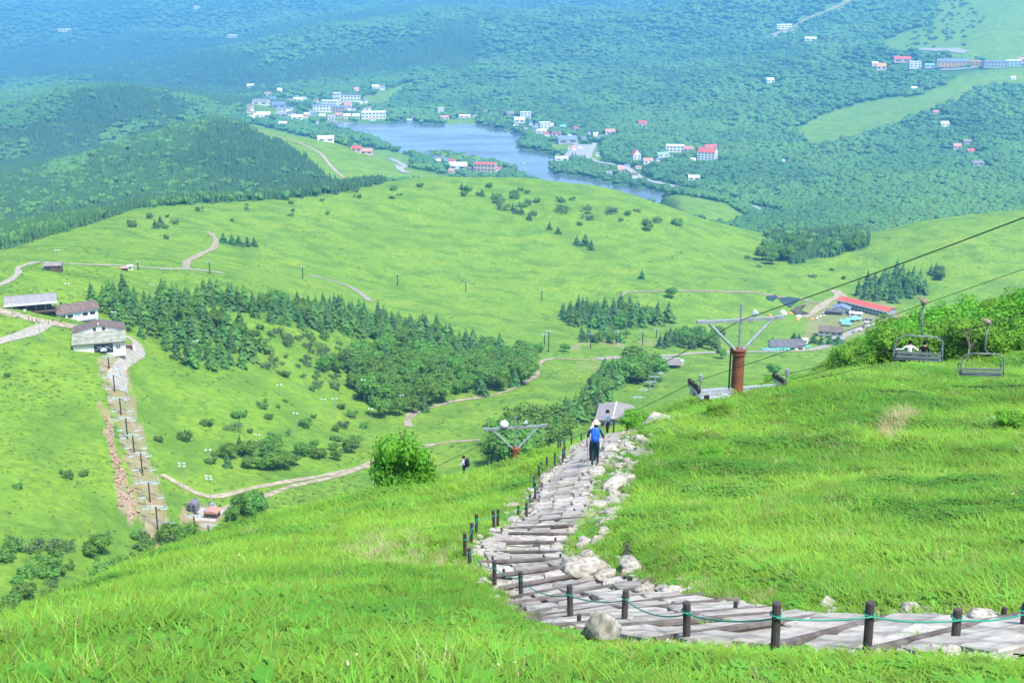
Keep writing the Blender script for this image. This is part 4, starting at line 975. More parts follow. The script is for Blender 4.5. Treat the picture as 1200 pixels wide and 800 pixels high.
# cars in the yard and along the village road
CARC = [mat('car_paint_%s' % n, c, .3, .03, 1, spec=.6) for n, c in (('white', (.8, .8, .8)), ('silver', (.45, .46, .48)), ('black', (.03, .03, .035)), ('blue', (.08, .16, .36)))]
CNAM = ['white', 'silver grey', 'black', 'blue']
def car_body():
    b = MB(); pr = [(-2.0, .35), (-2.05, .75), (-1.75, .95), (-1.25, 1.42), (.55, 1.45), (1.15, .98), (1.95, .82), (2.05, .4)]
    n = len(pr); b.add([(x, -.82, z) for x, z in pr] + [(x, .82, z) for x, z in pr], [tuple(range(n)), tuple(range(2 * n - 1, n - 1, -1))] + [(i, i + n, (i + 1) % n + n, (i + 1) % n) for i in range(n)]); return b
CARB = [car_body().mesh('body', m) for m in CARC]
b = MB()
for s in (-1, 1): b.add([(-1.15, s * .835, 1.0), (-.95, s * .835, 1.36), (.48, s * .835, 1.38), (.9, s * .835, 1.0)], [(0, 1, 2, 3)])
CARG = b.mesh('window', M_GLASS)
b = MB(); b.tube((0, -.1, 0), (0, .1, 0), .33, n=10); CARW = b.mesh('wheel', M_BLACK)
def car(px, py, k, rz, ymin, ymax, where):
    p = ground(px, py, ymin, ymax); e = empty('parked_car', (p.x, p.y, p.z + .12 + p.y * .0003), rz, CNAM[k] + ' car parked ' + where, 'car', CNAM[k] + ' cars ' + where)
    link('body', CARB[k], e); link('window', CARG, e)
    for x in (-1.3, 1.3):
        for y in (-.8, .8): link('wheel', CARW, e, (x, y, .33))
for i, (x, y) in enumerate(((962, 372), (966, 371), (958, 374), (1012, 384), (1018, 383), (1024, 382), (1000, 390), (1008, 388), (996, 376), (1028, 379), (965, 368), (1015, 379))):
    car(x, y, (0, 1, 0, 2, 0, 1, 3, 0, 0, 2, 1, 0)[i], R(-20) + random.choice((0, 1.57)), 850, 1300, 'in the village yard')
# --- the lakeside resort and the scattered houses: (column, base row, width px, height px, wall, roof, kind, text)
FARB = [
 (395, 122, 9, 12, 'white', 'white', 't', 'tall white hotel tower above the lakeside town'), (411, 119, 24, 8, 'white', 'dark', 'r', 'long white hotel wing with dark roof beside the hotel tower'), (387, 124, 20, 6, 'white', 'white', 'r', 'white terrace block at the foot of the hotel tower'),
 (378, 131, 24, 8, 'white', 'blue', 'r', 'broad hotel hall with blue grey roof below the tower'), (397, 132, 20, 7, 'pink', 'blue', 'r', 'pinkish hotel annex on the town front'), (408, 128, 9, 7, 'white', 'pink', 'g', 'white house beside the pinkish hotel annex'),
 (438, 139, 30, 8, 'white', 'white', 'r', 'large white roofed hall on the lake shore'), (418, 139, 10, 5, 'white', 'white', 'g', 'white lakefront house left of the large hall'), (407, 139, 9, 5, 'cream', 'white', 'g', 'cream lakefront house in the town'),
 (388, 140, 9, 5, 'white', 'grey', 'g', 'white cottage between trees on the town shore'), (378, 139, 8, 5, 'white', 'white', 'g', 'white roofed cottage on the town shore'), (397, 138, 8, 5, 'cream', 'pink', 'g', 'cottage with faded red roof in the town'),
 (327, 127, 17, 7, 'grey', 'blue', 'g', 'large house with dark blue grey roof in the town'), (306, 123, 20, 6, 'white', 'grey', 'g', 'white long house at the upper town edge'), (318, 119, 12, 5, 'white', 'blue', 'g', 'blue roofed house at the upper town edge'),
 (337, 131, 12, 5, 'white', 'blue', 'g', 'pale house with blue roof in mid town'), (309, 138, 17, 6, 'white', 'white', 'g', 'wide white roofed house at the left of town'), (295, 141, 9, 5, 'white', 'white', 'g', 'white cottage at the far left of town'),
 (330, 137, 14, 5, 'grey', 'grey', 'g', 'grey house in mid town'), (348, 140, 14, 5, 'white', 'white', 'g', 'white house right of mid town'), (342, 136, 9, 5, 'white', 'dark', 'g', 'white house with dark roof in mid town'), (332, 148, 10, 5, 'white', 'white', 'g', 'white house just over the green shoulder hill'),
 (328, 109, 6, 5, 'white', 'white', 'g', 'lone white house above the town'), (350, 119, 12, 4, 'white', 'white', 'g', 'pale shed in the clearing above the town'), (294, 103, 9, 4, 'white', 'white', 'g', 'white house in the woods above the town'),
 (418, 108, 6, 5, 'white', 'pink', 'g', 'small white house beside the hotel meadow'), (440, 104, 9, 4, 'white', 'white', 'g', 'white houses edge on above the hotel meadow'), (448, 106, 6, 5, 'white', 'grey', 'g', 'white block above the hotel meadow'),
 (382, 166, 20, 6, 'white', 'white', 'g', 'pale building cluster behind the green shoulder'), (393, 167, 8, 5, 'grey', 'grey', 'g', 'grey house behind the green shoulder'),
 (418, 178, 12, 6, 'pink', 'red', 'g', 'red roofed lodge on the left lake shore'), (430, 181, 14, 6, 'pink', 'pink', 'g', 'lodge with faded red roof on the left lake shore'),
 (569, 201, 27, 10, 'pink', 'red', 'r', 'pinkish lakeside hotel with red roofline on the wooded point'), (584, 201, 8, 5, 'white', 'red', 'g', 'white annex right of the pinkish hotel'), (537, 198, 22, 7, 'white', 'white', 'g', 'white lakeside house left of the pinkish hotel'),
 (513, 192, 7, 5, 'white', 'white', 'g', 'small white house on the wooded point'), (530, 193, 8, 6, 'white', 'red', 'g', 'white house with red roof on the wooded point'), (529, 203, 7, 4, 'pink', 'pink', 'g', 'faded red cottage in trees on the point'), (548, 201, 9, 5, 'brown', 'brown', 'g', 'brown house beside the pinkish hotel'),
 (569, 214, 27, 4, 'cream', 'white', 'r', 'low cream shed behind the green ridge'), (517, 132, 8, 5, 'white', 'white', 't', 'white block on the far shore'), (545, 138, 14, 3, 'white', 'white', 'g', 'white boathouse on the far shore'), (557, 138, 6, 3, 'white', 'grey', 'g', 'grey roofed boathouse on the far shore'), (521, 140, 10, 4, 'cream', 'pink', 'g', 'pinkish house on the far shore'), (568, 133, 5, 3, 'orange', 'orange', 'g', 'tiny orange roofed house on the far shore'),
 (616, 139, 13, 7, 'white', 'white', 't', 'white cube house on the right shore'), (609, 144, 13, 6, 'white', 'white', 'g', 'white wide house below the cube house'), (598, 137, 9, 6, 'grey', 'mauve', 'g', 'mauve roofed house on the right shore'), (638, 151, 14, 7, 'white', 'white', 't', 'white shop block on the right shore'), (627, 153, 8, 5, 'grey', 'blue', 'g', 'blue roofed shop on the right shore'), (635, 156, 12, 4, 'white', 'white', 'g', 'white low shop on the right shore'),
 (652, 160, 12, 6, 'pink', 'brown', 'g', 'dark red shop on the right shore'), (660, 151, 8, 4, 'grey', 'teal', 'g', 'teal roofed shed above the right shore'), (675, 153, 6, 4, 'pink', 'red', 'g', 'small red house above the right shore'), (664, 168, 25, 8, 'grey', 'blue', 'g', 'large hall with blue grey roof by the lake car park'),
 (658, 188, 16, 4, 'white', 'white', 'g', 'white boat pier sheds by the car park'), (698, 161, 6, 5, 'white', 'white', 'g', 'white house behind the car park'), (705, 163, 7, 4, 'white', 'grey', 'g', 'white bungalow behind the car park'), (715, 158, 12, 6, 'white', 'pink', 'g', 'white house with faded red roof behind the car park'),
 (753, 150, 10, 8, 'white', 'red', 'g', 'white house with red roof high in the forest'), (768, 146, 9, 3, 'pink', 'red', 'g', 'red roof half hidden high in the forest'), (745, 187, 13, 11, 'white', 'red', 'G', 'steep red roofed gable house by the lake road'), (759, 192, 13, 6, 'white', 'pink', 'g', 'white house right of the steep red gable'), (776, 184, 15, 5, 'white', 'green', 'g', 'house with pale green roof in the trees'),
 (791, 178, 22, 8, 'white', 'white', 'r', 'white hotel block in the forest'), (807, 179, 12, 7, 'pink', 'pink', 'g', 'faded red roofed wing beside the white hotel block'), (829, 187, 22, 13, 'white', 'red', 'R', 'white hotel with big red roof in the forest'), (832, 175, 16, 5, 'white', 'red', 'g', 'red roofed rear wing of the forest hotel'),
 (727, 203, 9, 8, 'pink', 'pink', 'g', 'pinkish house on the near lake shore'), (714, 206, 7, 5, 'white', 'grey', 'g', 'small white house on the near lake shore'), (744, 209, 7, 6, 'white', 'brown', 'g', 'white house on the near right shore'), (813, 211, 14, 5, 'white', 'white', 'g', 'pale house in the trees above the shore road'), (709, 196, 5, 4, 'brown', 'dark', 'g', 'dark shed by the lake road'),
 (918, 34, 19, 5, 'white', 'white', 'r', 'white building at the foot of the far mountain road'), (950, 48, 14, 4, 'white', 'white', 'g', 'white house in the forest below the mountain road'), (902, 97, 10, 5, 'white', 'white', 'g', 'white house alone in the right forest'), (1011, 54, 6, 3, 'pink', 'red', 'g', 'tiny red house above the forest'),
 (1057, 73, 20, 6, 'pink', 'red', 'g', 'red roofed lodge beside the ski slope'), (1071, 80, 15, 7, 'white', 'white', 't', 'white block in the ski village'), (1032, 82, 12, 7, 'cream', 'orange', 'g', 'orange roofed house in the ski village'), (1089, 79, 12, 4, 'blue', 'teal', 'g', 'teal roofed hall in the ski village'),
 (1116, 78, 38, 8, 'orange', 'blue', 'R', 'long ochre hotel with blue roof in the ski village'), (1144, 78, 13, 6, 'orange', 'orange', 'r', 'ochre hotel wing right of the blue roof'), (1165, 79, 28, 7, 'grey', 'blue', 'r', 'long grey building at the ski slope foot'), (1187, 77, 18, 6, 'blue', 'white', 'r', 'pale blue building at the ski slope foot'), (1196, 73, 8, 5, 'pink', 'pink', 'g', 'pink house at the ski slope foot'),
 (1025, 77, 8, 4, 'white', 'white', 'g', 'white shed beside the orange roofed house'), (1071, 106, 7, 4, 'white', 'white', 'g', 'white house in the forest below the ski village'), (1106, 148, 11, 5, 'white', 'white', 'g', 'white house in the forest below the green strip'), (1096, 133, 8, 3, 'pink', 'pink', 'g', 'pink house below the green strip'),
 (1121, 175, 10, 6, 'pink', 'pink', 'g', 'pink house in the right hand clearing'), (1133, 169, 10, 5, 'grey', 'mauve', 'g', 'mauve roofed house in the right hand clearing'), (1137, 180, 9, 5, 'pink', 'red', 'g', 'red roofed house in the right hand clearing'), (1144, 194, 16, 5, 'grey', 'mauve', 'g', 'long mauve house in the right hand clearing'), (915, 191, 10, 3, 'grey', 'white', 'g', 'grey roof in the forest above the shore road'), (944, 196, 4, 3, 'white', 'white', 'g', 'tiny white roof in the forest'),
 (273, 44, 13, 3, 'white', 'white', 'r', 'white hall far away in the blue woods'), (76, 37, 15, 3, 'white', 'white', 'r', 'long pale hall in the farthest left woods'), (231, 11, 8, 3, 'white', 'white', 'r', 'tiny white building on the farthest slope'), (1187, 93, 6, 3, 'white', 'white', 'g', 'tiny white hut on the green strip'),
]
CLEAR = []
_rg = random.Random(3); _q = 0
while _q < 34:                      # the small houses packed between the named ones of the resort town
    _x, _y = _rg.uniform(288, 455), _rg.uniform(112, 146)
    if in_poly(np.array([_x]), np.array([_y]), TOWN)[0]:
        _rf = _rg.choice(('white', 'white', 'grey', 'blue', 'pink', 'mauve')); FARB.append((_x, _y, _rg.uniform(4, 8), _rg.uniform(3, 4.5), _rg.choice(('white', 'white', 'cream', 'grey')), _rf, 'g', 'tiny house among trees in the lakeside resort town')); _q += 1
for (_x, _y) in ((622, 147), (641, 160), (646, 148), (668, 162), (684, 164), (690, 158), (672, 176), (680, 176), (700, 183), (735, 196), (748, 198), (770, 190), (786, 187), (812, 190), (604, 150), (630, 148)):
    FARB.append((_x, _y, _rg.uniform(4, 7), _rg.uniform(3, 4.5), 'white', _rg.choice(('white', 'grey', 'pink', 'red', 'blue')), 'g', 'tiny house among trees along the right lake shore'))
def far_buildings():
    for (px, py, wp, hp, wall, roof, kind, text) in FARB:
        p = ground(px, py, 1900, 12000); w = p.y / float(dyc(py)); k = w / FPX
        W_, H_ = wp * k * .95, hp * k * 1.05; D_ = max(8.0, min(W_ * .6, 26)); rz = random.uniform(-.35, .35)
        CLEAR.append((p.x, p.y, W_ * .62 + 6 + .003 * p.y))
        name = 'hotel' if kind in 'rRt' and wp > 12 else 'house'
        p.z += 1.0
        if kind == 't': e = house(name, text, p, W_, D_, H_, 0, rz, wall, roof, 'x', 3, None, 'building', rows=3)
        elif kind == 'r': e = house(name, text, p, W_, D_, H_ * .85, H_ * .12, rz, wall, roof, 'x', max(3, int(wp / 4)), None, 'building', rows=2)
        elif kind == 'R': e = house(name, text, p, W_, D_, H_ * .62, H_ * .36, rz - .25, wall, roof, 'x', max(3, int(wp / 4)), None, 'building', rows=3)
        elif kind == 'G': e = house(name, text, p, W_ * .8, D_, H_ * .45, H_ * .55, rz, wall, roof, 'y', 2, None, 'building', rows=2)
        else: e = house(name, text, p, W_, D_, H_ * .55, H_ * .45, rz, wall, roof, 'x', 2 if wp > 7 else 0, 'tiny houses by the lake' if text.startswith('tiny house among') else None, 'building')
far_buildings()
# --- boats on the lake
def boat(px, py, L, label, swan=False):
    x, y = on_lake(px, py); e = empty('boat', (x, y, 0), random.uniform(-.4, .4), label, 'boat')
    b = MB(); n = 8; pr = [(-.5, .0), (-.5, .2), (-.2, .26), (.25, .26), (.5, .02), (.25, -.26), (-.2, -.26), (-.5, -.2)]
    b.add([(u * L * .8, v * L * .8, -.02 * L) for u, v in pr] + [(u * L, v * L, .12 * L) for u, v in pr], [tuple(range(7, -1, -1)), tuple(range(8, 16))] + [(i, (i + 1) % 8, (i + 1) % 8 + 8, i + 8) for i in range(8)]); b.build('hull', M_WHITEP, e)
    b = MB(); b.box((-.05 * L, 0, .2 * L), (.5 * L, .34 * L, .16 * L)); b.build('cabin', M_WHITEP, e)
    if swan:
        b = MB(); b.path([(.3 * L, 0, .1 * L), (.38 * L, 0, .35 * L), (.34 * L, 0, .55 * L), (.44 * L, 0, .6 * L)], .05 * L, 6); b.build('neck', M_WHITEP, e)
boat(480, 142, 26, 'large white swan shaped boat near the far shore', True); boat(614, 192, 8, 'small white boat out on the lake'); boat(597, 171, 7, 'small boat crossing the middle of the lake'); boat(594, 188, 5, 'tiny boat off the wooded point'); boat(551, 155, 7, 'small boat near the dark far shore')
def build_far_woods():
    global FX, FY, FZ, FSC, FPX_, FPY_
    ok = np.ones(len(FX), bool)
    for (x, y, r) in CLEAR:        # houses stand in clearings, open towards the valley
        dx = np.abs(FX - x - (FX * 0)) ; dy = FY - y
        ok &= ~((dx < r * .8) & (dy > -r * 2.0) & (dy < r * .7))
    for q in ROADS: 
        near_ = (FX > q[:, 0].min() - 60) & (FX < q[:, 0].max() + 60) & (FY > q[:, 1].min() - 90) & (FY < q[:, 1].max() + 60)
        d = np.full(len(FX), 1e9); d[near_] = seg_dist(FX[near_], FY[near_] + 14, [tuple(v) for v in q], False); ok &= d > 26
    FX, FY, FZ, FSC, FPX_, FPY_ = (a[ok] for a in (FX, FY, FZ, FSC, FPX_, FPY_))
    n = len(FX)
    stand = fbm(FX / 520, FY / 700, 3, 71)                       # stands of larch against broadleaf
    con_w = np.clip((stand - .47) * 7, 0, 1)
    con_w = np.where(FPX_ > 560, con_w * .35, con_w)
    con_w = np.where((FPX_ < 420) & (FY < 2700), np.maximum(con_w, .8), con_w)
    con_w = np.where(FY < 1600, .85, con_w)
    dark_ = np.zeros(n, bool); light_ = np.zeros(n, bool)
    for q in ([(60, 150), (85, 112), (140, 106), (190, 113), (230, 128), (210, 142), (170, 140), (130, 150), (110, 175), (60, 190), (30, 175)], [(225, 170), (255, 146), (300, 156), (350, 168), (388, 198), (395, 216), (300, 224), (240, 217)], [(180, 100), (340, 84), (480, 46), (560, 36), (540, 48), (460, 72), (340, 100), (200, 112)], [(0, 60), (120, 48), (220, 66), (300, 75), (250, 95), (100, 90), (0, 95)]): dark_ |= in_poly(FPX_, FPY_, q) & (FY > 1800)  # last two bands darken the trees in place of cloud shadow
    for q in ([(190, 111), (240, 117), (285, 136), (262, 142), (225, 130)], [(110, 152), (150, 140), (172, 148), (140, 178), (118, 172)], [(60, 195), (120, 180), (90, 205), (50, 212)]): light_ |= in_poly(FPX_, FPY_, q) & (FY > 2000)
    con_w = np.where(dark_, .95, np.where(light_, 0, con_w))
    con = rng.uniform(0, 1, n) < con_w
    size = np.clip(KT * FY * np.interp(FY, [3000, 6000], [1.9, 1.55]), 6.0, 30)
    size = size * rng.uniform(.62, 1.5, n)
    hgt = np.where(con, size * rng.uniform(.75, 1.05, n), size * rng.uniform(.7, .95, n))
    hgt = hgt * np.interp(FY, [2800, 5000, 7000], [1, .8, 1.0]); hgt = np.where(FY < 1600, rng.uniform(7, 11, n), hgt); size = np.where(FSC, size * .55, size); hgt = np.where(FSC, hgt * .5, hgt)
    low = (FY < 1600) & (FPX_ < 500); 
    isle = in_poly(FPX_, FPY_, ISLE_PX) & (FY > 2600); size = np.where(isle, 9, size); hgt = np.where(isle, 4.5, hgt)
    idx = np.where(con, 6 + rng.integers(0, 4, n), rng.integers(0, 6, n))
    tone = np.clip(fbm(FX / 160, FY / 220, 4, 81) * 2.6 - .8 + rng.uniform(-.25, .25, n), 0, 1)
    tone = np.where(dark_, tone * .35, np.where(light_, .7 + tone * .3, tone)); hgt = np.where(light_, hgt * .85, hgt)
    o = scatter('distant_woods', np.stack([FX, FY, FZ - .4], 1), rng.uniform(0, 6.28, n), np.stack([size, size, hgt], 1), idx, rng.uniform(0, 1, n), tone, FARP)
    tag(o, 'distant mixed woodland covering the hills around the lake', 'woodland', kind='stuff')
    print('far woods', n)
build_far_woods()

# ------------------------------------------------------------------ air
def build_haze():
    m = bpy.data.materials.new('haze'); m.use_nodes = True; t = m.node_tree; N = t.nodes
    N.remove(N['Principled BSDF']); v = N.new('ShaderNodeVolumePrincipled')
    v.inputs['Color'].default_value = (.18, .54, 1.0, 1); v.inputs['Density'].default_value = HAZE
    v.inputs['Anisotropy'].default_value = 0.1
    t.links.new(v.outputs[0], N['Material Output'].inputs['Volume'])
    top = max(float(ZZ.max()), EYE) + 25
    b = MB(); lo = float(ZZ.min()) - 12; b.box((0, 6200, (top + lo) / 2), (32000, 13600, top - lo))
    o = b.build('haze', m); tag(o, 'thin blue summer haze filling the valley', 'haze', kind='stuff')
HAZE = 1.08e-4
build_haze()
# ------------------------------------------------------------------ chairlifts, poles, cables
def chair_mesh_set():
    """a two to four seat chair hanging from (0,0,0): hanger, bail, seat, backrest; faces +y, width 1.9"""
    h = MB(); h.path([(0, 0, -.1), (0, 0, -1.25), (.03, .06, -1.5), (.16, .1, -1.72), (.35, .1, -1.78)], .045, 6)
    g = MB(); g.box((0, 0, .0), (.26, .42, .2)); g.box((-.12, .1, .12), (.3, .12, .12)); g.ball((.0, -.25, .03), (.1, .18, .1))
    fr = MB(); w = 1.08
    for s in (-1, 1):
        fr.path([(s * .35, .1, -1.78), (s * .75, .1, -1.80), (s * w, .1, -2.0), (s * (w + .06), .08, -2.7), (s * (w + .06), .05, -3.0)], .038, 6)
        fr.path([(s * (w + .04), .05, -2.45), (s * (w + .04), .45, -2.45), (s * (w + .04), .62, -2.6), (s * (w + .04), .62, -3.02), (s * (w + .04), .05, -3.05)], .032, 6)
    fr.path([(-.75, .1, -1.80), (.75, .1, -1.80)], .05, 6); fr.path([(-w - .06, .05, -3.02), (w + .06, .05, -3.02)], .04, 6); fr.path([(-w - .06, .05, -2.72), (w + .06, .05, -2.72)], .03, 6)
    st = MB(); st.box((0, .35, -3.02), (2.1, .58, .07)); st.box((0, .62, -3.05), (2.1, .1, .1))
    bk = MB()
    for z in (-2.86, -2.66): bk.box((0, .02, z), (2.1, .05, .13))
    return h, g, fr, st, bk
_h, _g, _f, _s, _b = chair_mesh_set()
M_GREYTUBE = mat('grey_green_tube', (.20, .25, .25), .45, .08, 5, metal=.3)
CH = [('hanger', _h.mesh('hanger', M_GREYTUBE, True)), ('grip', _g.mesh('grip', mat('worn_grip', (.32, .27, .20), .6, .25, 8))), ('frame', _f.mesh('frame', M_GREYTUBE, True)), ('seat', _s.mesh('seat', M_BLACK)), ('backrest', _b.mesh('backrest', M_GREYTUBE))]
CH2 = [('hanger', CH[0][1]), ('frame', _f.mesh('frame', M_PALEBLUE, True)), ('seat', _s.mesh('seat', mat('pale_blue_seat', (.42, .55, .68), .5, .1)))]
def chair(p, rz, label, group=None, set_=CH, sc=1.0):
    e = empty('lift_chair', p, rz, label, 'lift chair', group); e.scale = (sc,) * 3
    for n, me in set_: link(n, me, e)
    return e
def sag(a, b, k=12, s=.0):
    a, b = Vector(a), Vector(b); return [a.lerp(b, i / k) - Vector((0, 0, 4 * s * (i / k) * (1 - i / k))) for i in range(k + 1)]
def cable(pts, r, label, cat='cable', m=None):
    b = MB(); b.path(pts, r, 6); o = b.build('lift_cable', m or M_BLACK, smooth=True); return tag(o, label, cat)
# ---- the two big towers on the near slope
LDIR = Vector((-.50, .866, 0))               # downhill direction of the near lift in plan
CDIR = Vector((.866, .50, 0))                # across the line
def big_tower(top_px, top_py, w, label, arm=4.6, ball=False, col_top=None, rz=None):
    top = at(top_px, top_py, w)              # centre of the upper gantry beam
    gz = float(height(top.x, top.y)); e = empty('lift_tower', (top.x, top.y, gz), math.atan2(CDIR.y, CDIR.x) if rz is None else rz, label, 'lift tower')
    ht = top.z - gz; ct = ht - 1.75
    b = MB(); b.tube((0, 0, -1.0), (0, 0, ct), .36, .33, 20); b.tube((0, 0, ct - .22), (0, 0, ct - .08), .40, .40, 20); b.tube((0, 0, ct), (0, 0, ct + .06), .42, .42, 20); b.build('column', M_RUST, e, smooth=False)
    b = MB()
    b.box((0, 0, ht), (arm + .25, .17, .17)); 
    for s in (-1, 1): b.path([(s * .25, 0, ct + .05), (s * (arm / 2 - .45), 0, ht - .08)], .085, 8); b.box((s * arm / 2, 0, ht + .02), (.5, .2, .22))
    b.build('gantry_frame', M_STEEL, e)
    b = MB(); b.tube((0, 0, ct), (0, 0, ht + .95), .075, .065, 8); b.build('mast', M_STEEL, e)
    b = MB(); zc = ct - 2.35
    b.box((0, -.05, zc), (4.9, .32, .36)); b.box((0, -.55, zc - .15), (4.6, .55, .06)); cr = b.build('crossarm', M_STEEL, e)
    for k in range(5):
        b = MB(); b.box((-2.1 + 1.05 * k, -.82, zc - .02), (.3, .05, .3)); b.build('bracket', M_PALEBLUE if k % 2 else M_BLACK, cr)
    for s in (-1, 1):
        tr = empty('sheave_train', (s * 2.55, 0, zc + .25)); tr.parent = e
        b = MB(); b.box((0, 0, .0), (.16, 1.5, .2)); b.box((0, 0, -.2), (.3, .5, .25)); b.build('beam', M_STEEL, tr)
        for k in range(4):
            y = -.66 + .44 * k; b = MB(); b.tube((-.07, y, .2), (.07, y, .2), .21, n=14); b.build('sheave', M_BLACK, tr)
        b = MB(); b.tube((.1, -.7, .0), (.1, -.7, .75), .05, n=6); b.tube((.1, -.7, .7), (.1, -.7, 1.05), .12, n=8); b.build('switch_post', M_STEEL, tr)
    b = MB(); b.tube((.85, 0, ht + .05), (.85, 0, ht + .28), .05, n=6); b.tube((.7, 0, ht + .3), (1.0, 0, ht + .3), .12, n=8); b.tube((.85, -.15, ht + .42), (.85, .15, ht + .42), .1, n=8); b.build('lamp_bracket', M_PALEBLUE, e)
    b = MB(); b.tube((-.52, -.1, ct - 2.9), (-.52, -.1, ct + .2), .05, n=6); b.build('conduit', M_BLACK, e)
    if ball:
        b = MB(); b.ball((-.9, -.05, ht + .36), .34, 16, 12); b.build('white_ball', M_WHITEP, e, smooth=True)
    return e, top, zc + gz, gz
T1, T1top, T1z, _ = big_tower(868, 375, 68, 'lift tower with rusty brown column and grey V shaped gantry on the crest', rz=R(12))
T2, T2top, T2z, _ = big_tower(604, 501, 97, 'lift tower with a white ball on its grey gantry below the stone path', ball=True, rz=R(10))
def tower_pt(T, x, z): return T.matrix_world @ Vector((x, 0, z)) if False else Matrix.Rotation(T.rotation_euler.z, 4, 'Z') @ Vector((x, 0, z)) + T.location
def rope_side(s):
    z1 = T1z - T1.location.z; z2 = T2z - T2.location.z
    return tower_pt(T1, s * 2.55, z1 + .68), tower_pt(T2, s * 2.55, z2 + .68)
LB1, LB2 = rope_side(-1); RB1, RB2 = rope_side(1)
GRIP = at(1083, 351, 60)
far_end = lambda p, q, k: p + (q - p) * k
upL = LB1 + (GRIP - LB1) * 2.6
cable(sag(upL, LB1, 24, .25) + sag(LB1, LB2, 12, .4)[1:] + sag(LB2, Vector((-40, 200, LB2.z - 62)), 10, 1)[1:], 0.018, 'steel rope carrying the occupied chair over the left end of the rusty tower')
GR2 = at(1158, 376, 66); upR = RB1 + (GR2 - RB1) * 2.4
cable(sag(upR, RB1, 24, .25) + sag(RB1, RB2, 12, .4)[1:] + sag(RB2, Vector((-32, 204, RB2.z - 62)), 10, 1)[1:], 0.018, 'steel rope running over the right end of the rusty tower')
M1, M2 = T1top + Vector((0, 0, .0)), T2top
cable(sag(M1 + (at(1085, 290, 47) - M1) * 2.6, M1, 24, .3) + sag(M1, M2, 14, .5)[1:] + sag(M2, Vector((-36, 205, M2.z - 60)), 8, 1)[1:], 0.024, 'black power cable strung through the tops of the gantries')
LOW1, LOW2 = at(1210, 356, 58), at(925, 445, 69)
cable(sag(LOW1 + (LOW1 - LOW2) * .8, LOW2, 20, .3), .014, 'thin guy wire low over the bushes')
cable(sag(at(1230, 372, 60), at(905, 452, 72), 20, .3), .014, 'second thin guy wire low over the bushes')
def yaw_to(d): return math.atan2(-d.x, d.y)
RZ = yaw_to((LB1 - GRIP))
chair(GRIP - Vector((0, 0, .1)), -.18, 'grey lift chair with two riders hanging over the grassy crest')
C2 = RB1 + (GR2 - RB1) * 1.0; chair(C2 - Vector((0, 0, .08)), -.1, 'empty grey lift chair behind the bare little tree')
chair(RB1 + (GR2 - RB1) * 1.35 - Vector((0, 0, .08)), -.1, 'empty grey lift chair at the upper end of the right hand rope')
# ---- small lift lines in the valley
def small_tower(px, py, top, ymin, ymax, label, group, arm=5.5, m=None, rz=0.0, arms=1):
    p = ground(px, py, ymin, ymax); w = p.y / float(dyc(py)); h = (py - top) / FPX * w / math.cos(PITCH)
    e = empty('lift_tower', p, rz, label, 'lift tower', group); k = w / 420.
    b = MB(); b.tube((0, 0, -.8), (0, 0, h), .24 * k ** .5, .2 * k ** .5, 10); b.build('column', m or M_BLACK, e)
    b = MB(); b.box((0, 0, h), (arm, .16, .18)); b.box((0, .0, h + .45), (arm * .5, .1, .1)); b.path([(-arm * .45, 0, h), (0, 0, h - .8), (arm * .45, 0, h)], .07, 5); b.build('crossarm', M_PALEBLUE, e)
    for s in (-1, 1):
        b = MB(); b.box((s * arm / 2, 0, h + .1), (.2, 1.6, .24)); b.build('sheave_train', M_STEEL, e)
    return e, h
LT = [(128, 432, 418), (134.6, 459, 439), (142, 486, 466), (149.6, 514, 489), (157.5, 532, 509), (167, 555, 530), (176, 588, 564), (185, 621, 592)]
pts = []
for (x, y, t_) in LT:
    e, h = small_tower(x, y, t_, 250, 600, 'black lift tower in the bare brown clearing', 'lift towers in the clearing', 5.6); pts.append((e, h))
for s in (-1, 1):
    P = [Vector((e.location.x + s * 2.8, e.location.y, e.location.z + h + .28)) for e, h in pts]
    P = [P[0] + Vector((0, 12, 2))] + P + [P[-1] + Vector((8, -40, -6))]
    cable(P, .03, 'thin haul rope along the %s of the clearing towers' % ('open meadow side' if s < 0 else 'track side'))
    for i in range(len(P) - 2):
        for f in (.35, .8):
            q = P[i + 1].lerp(P[i + 2], f) if i + 2 < len(P) - 1 else None
            if q is not None: chair(q, 0.3, 'pale blue lift chair hanging over the brown clearing', 'pale blue chairs over the clearing', CH2, .95)
small_tower(196, 624, 612, 250, 500, 'short lift tower at the foot of the clearing beside the last tall one', None, 5)
for (x, y, t_, q) in ((228, 617, 604, 'dark lift tower on the edge of the concrete yard'), (245, 632, 614, 'taller dark lift tower below the concrete yard'), (258, 630, 619, 'short dark lift tower behind the near grass crest')):
    small_tower(x, y, t_, 200, 500, q, None, 5)
RT = [(747, 480, 465), (754, 473, 456), (761, 465, 447), (767, 457, 441), (772, 450, 437), (776, 445, 434)]
pts = [small_tower(x, y, t_, 480, 1000, 'grey lift tower between the two valley stations', 'towers between the valley stations', 6.5, M_STEEL) for x, y, t_ in RT]
for s in (-1, 1):
    P = [Vector((e.location.x + s * 3.2, e.location.y, e.location.z + h + .3)) for e, h in pts]
    cable(P, .04, 'thin haul rope over the valley towers on the %s' % ('hedge side' if s < 0 else 'open side'))
for (x, y, t_) in ((355, 327, 313), (466, 335, 322), (546, 342, 329), (635, 353, 340), (246, 321, 307), (162, 317, 307)):
    small_tower(x, y, t_, 500, 1200, 'dark lift pole on the green ridge meadow', 'lift poles on the ridge meadow', 3.0)
for (x, y, t_) in ((638, 404, 392), (643, 412, 388), (692, 408, 391), (753, 404, 388), (769, 396, 386), (722, 403, 389)):
    small_tower(x, y, t_, 600, 1200, 'dark lift pole on the valley floor near the grove', 'lift poles on the valley floor', 5.0)
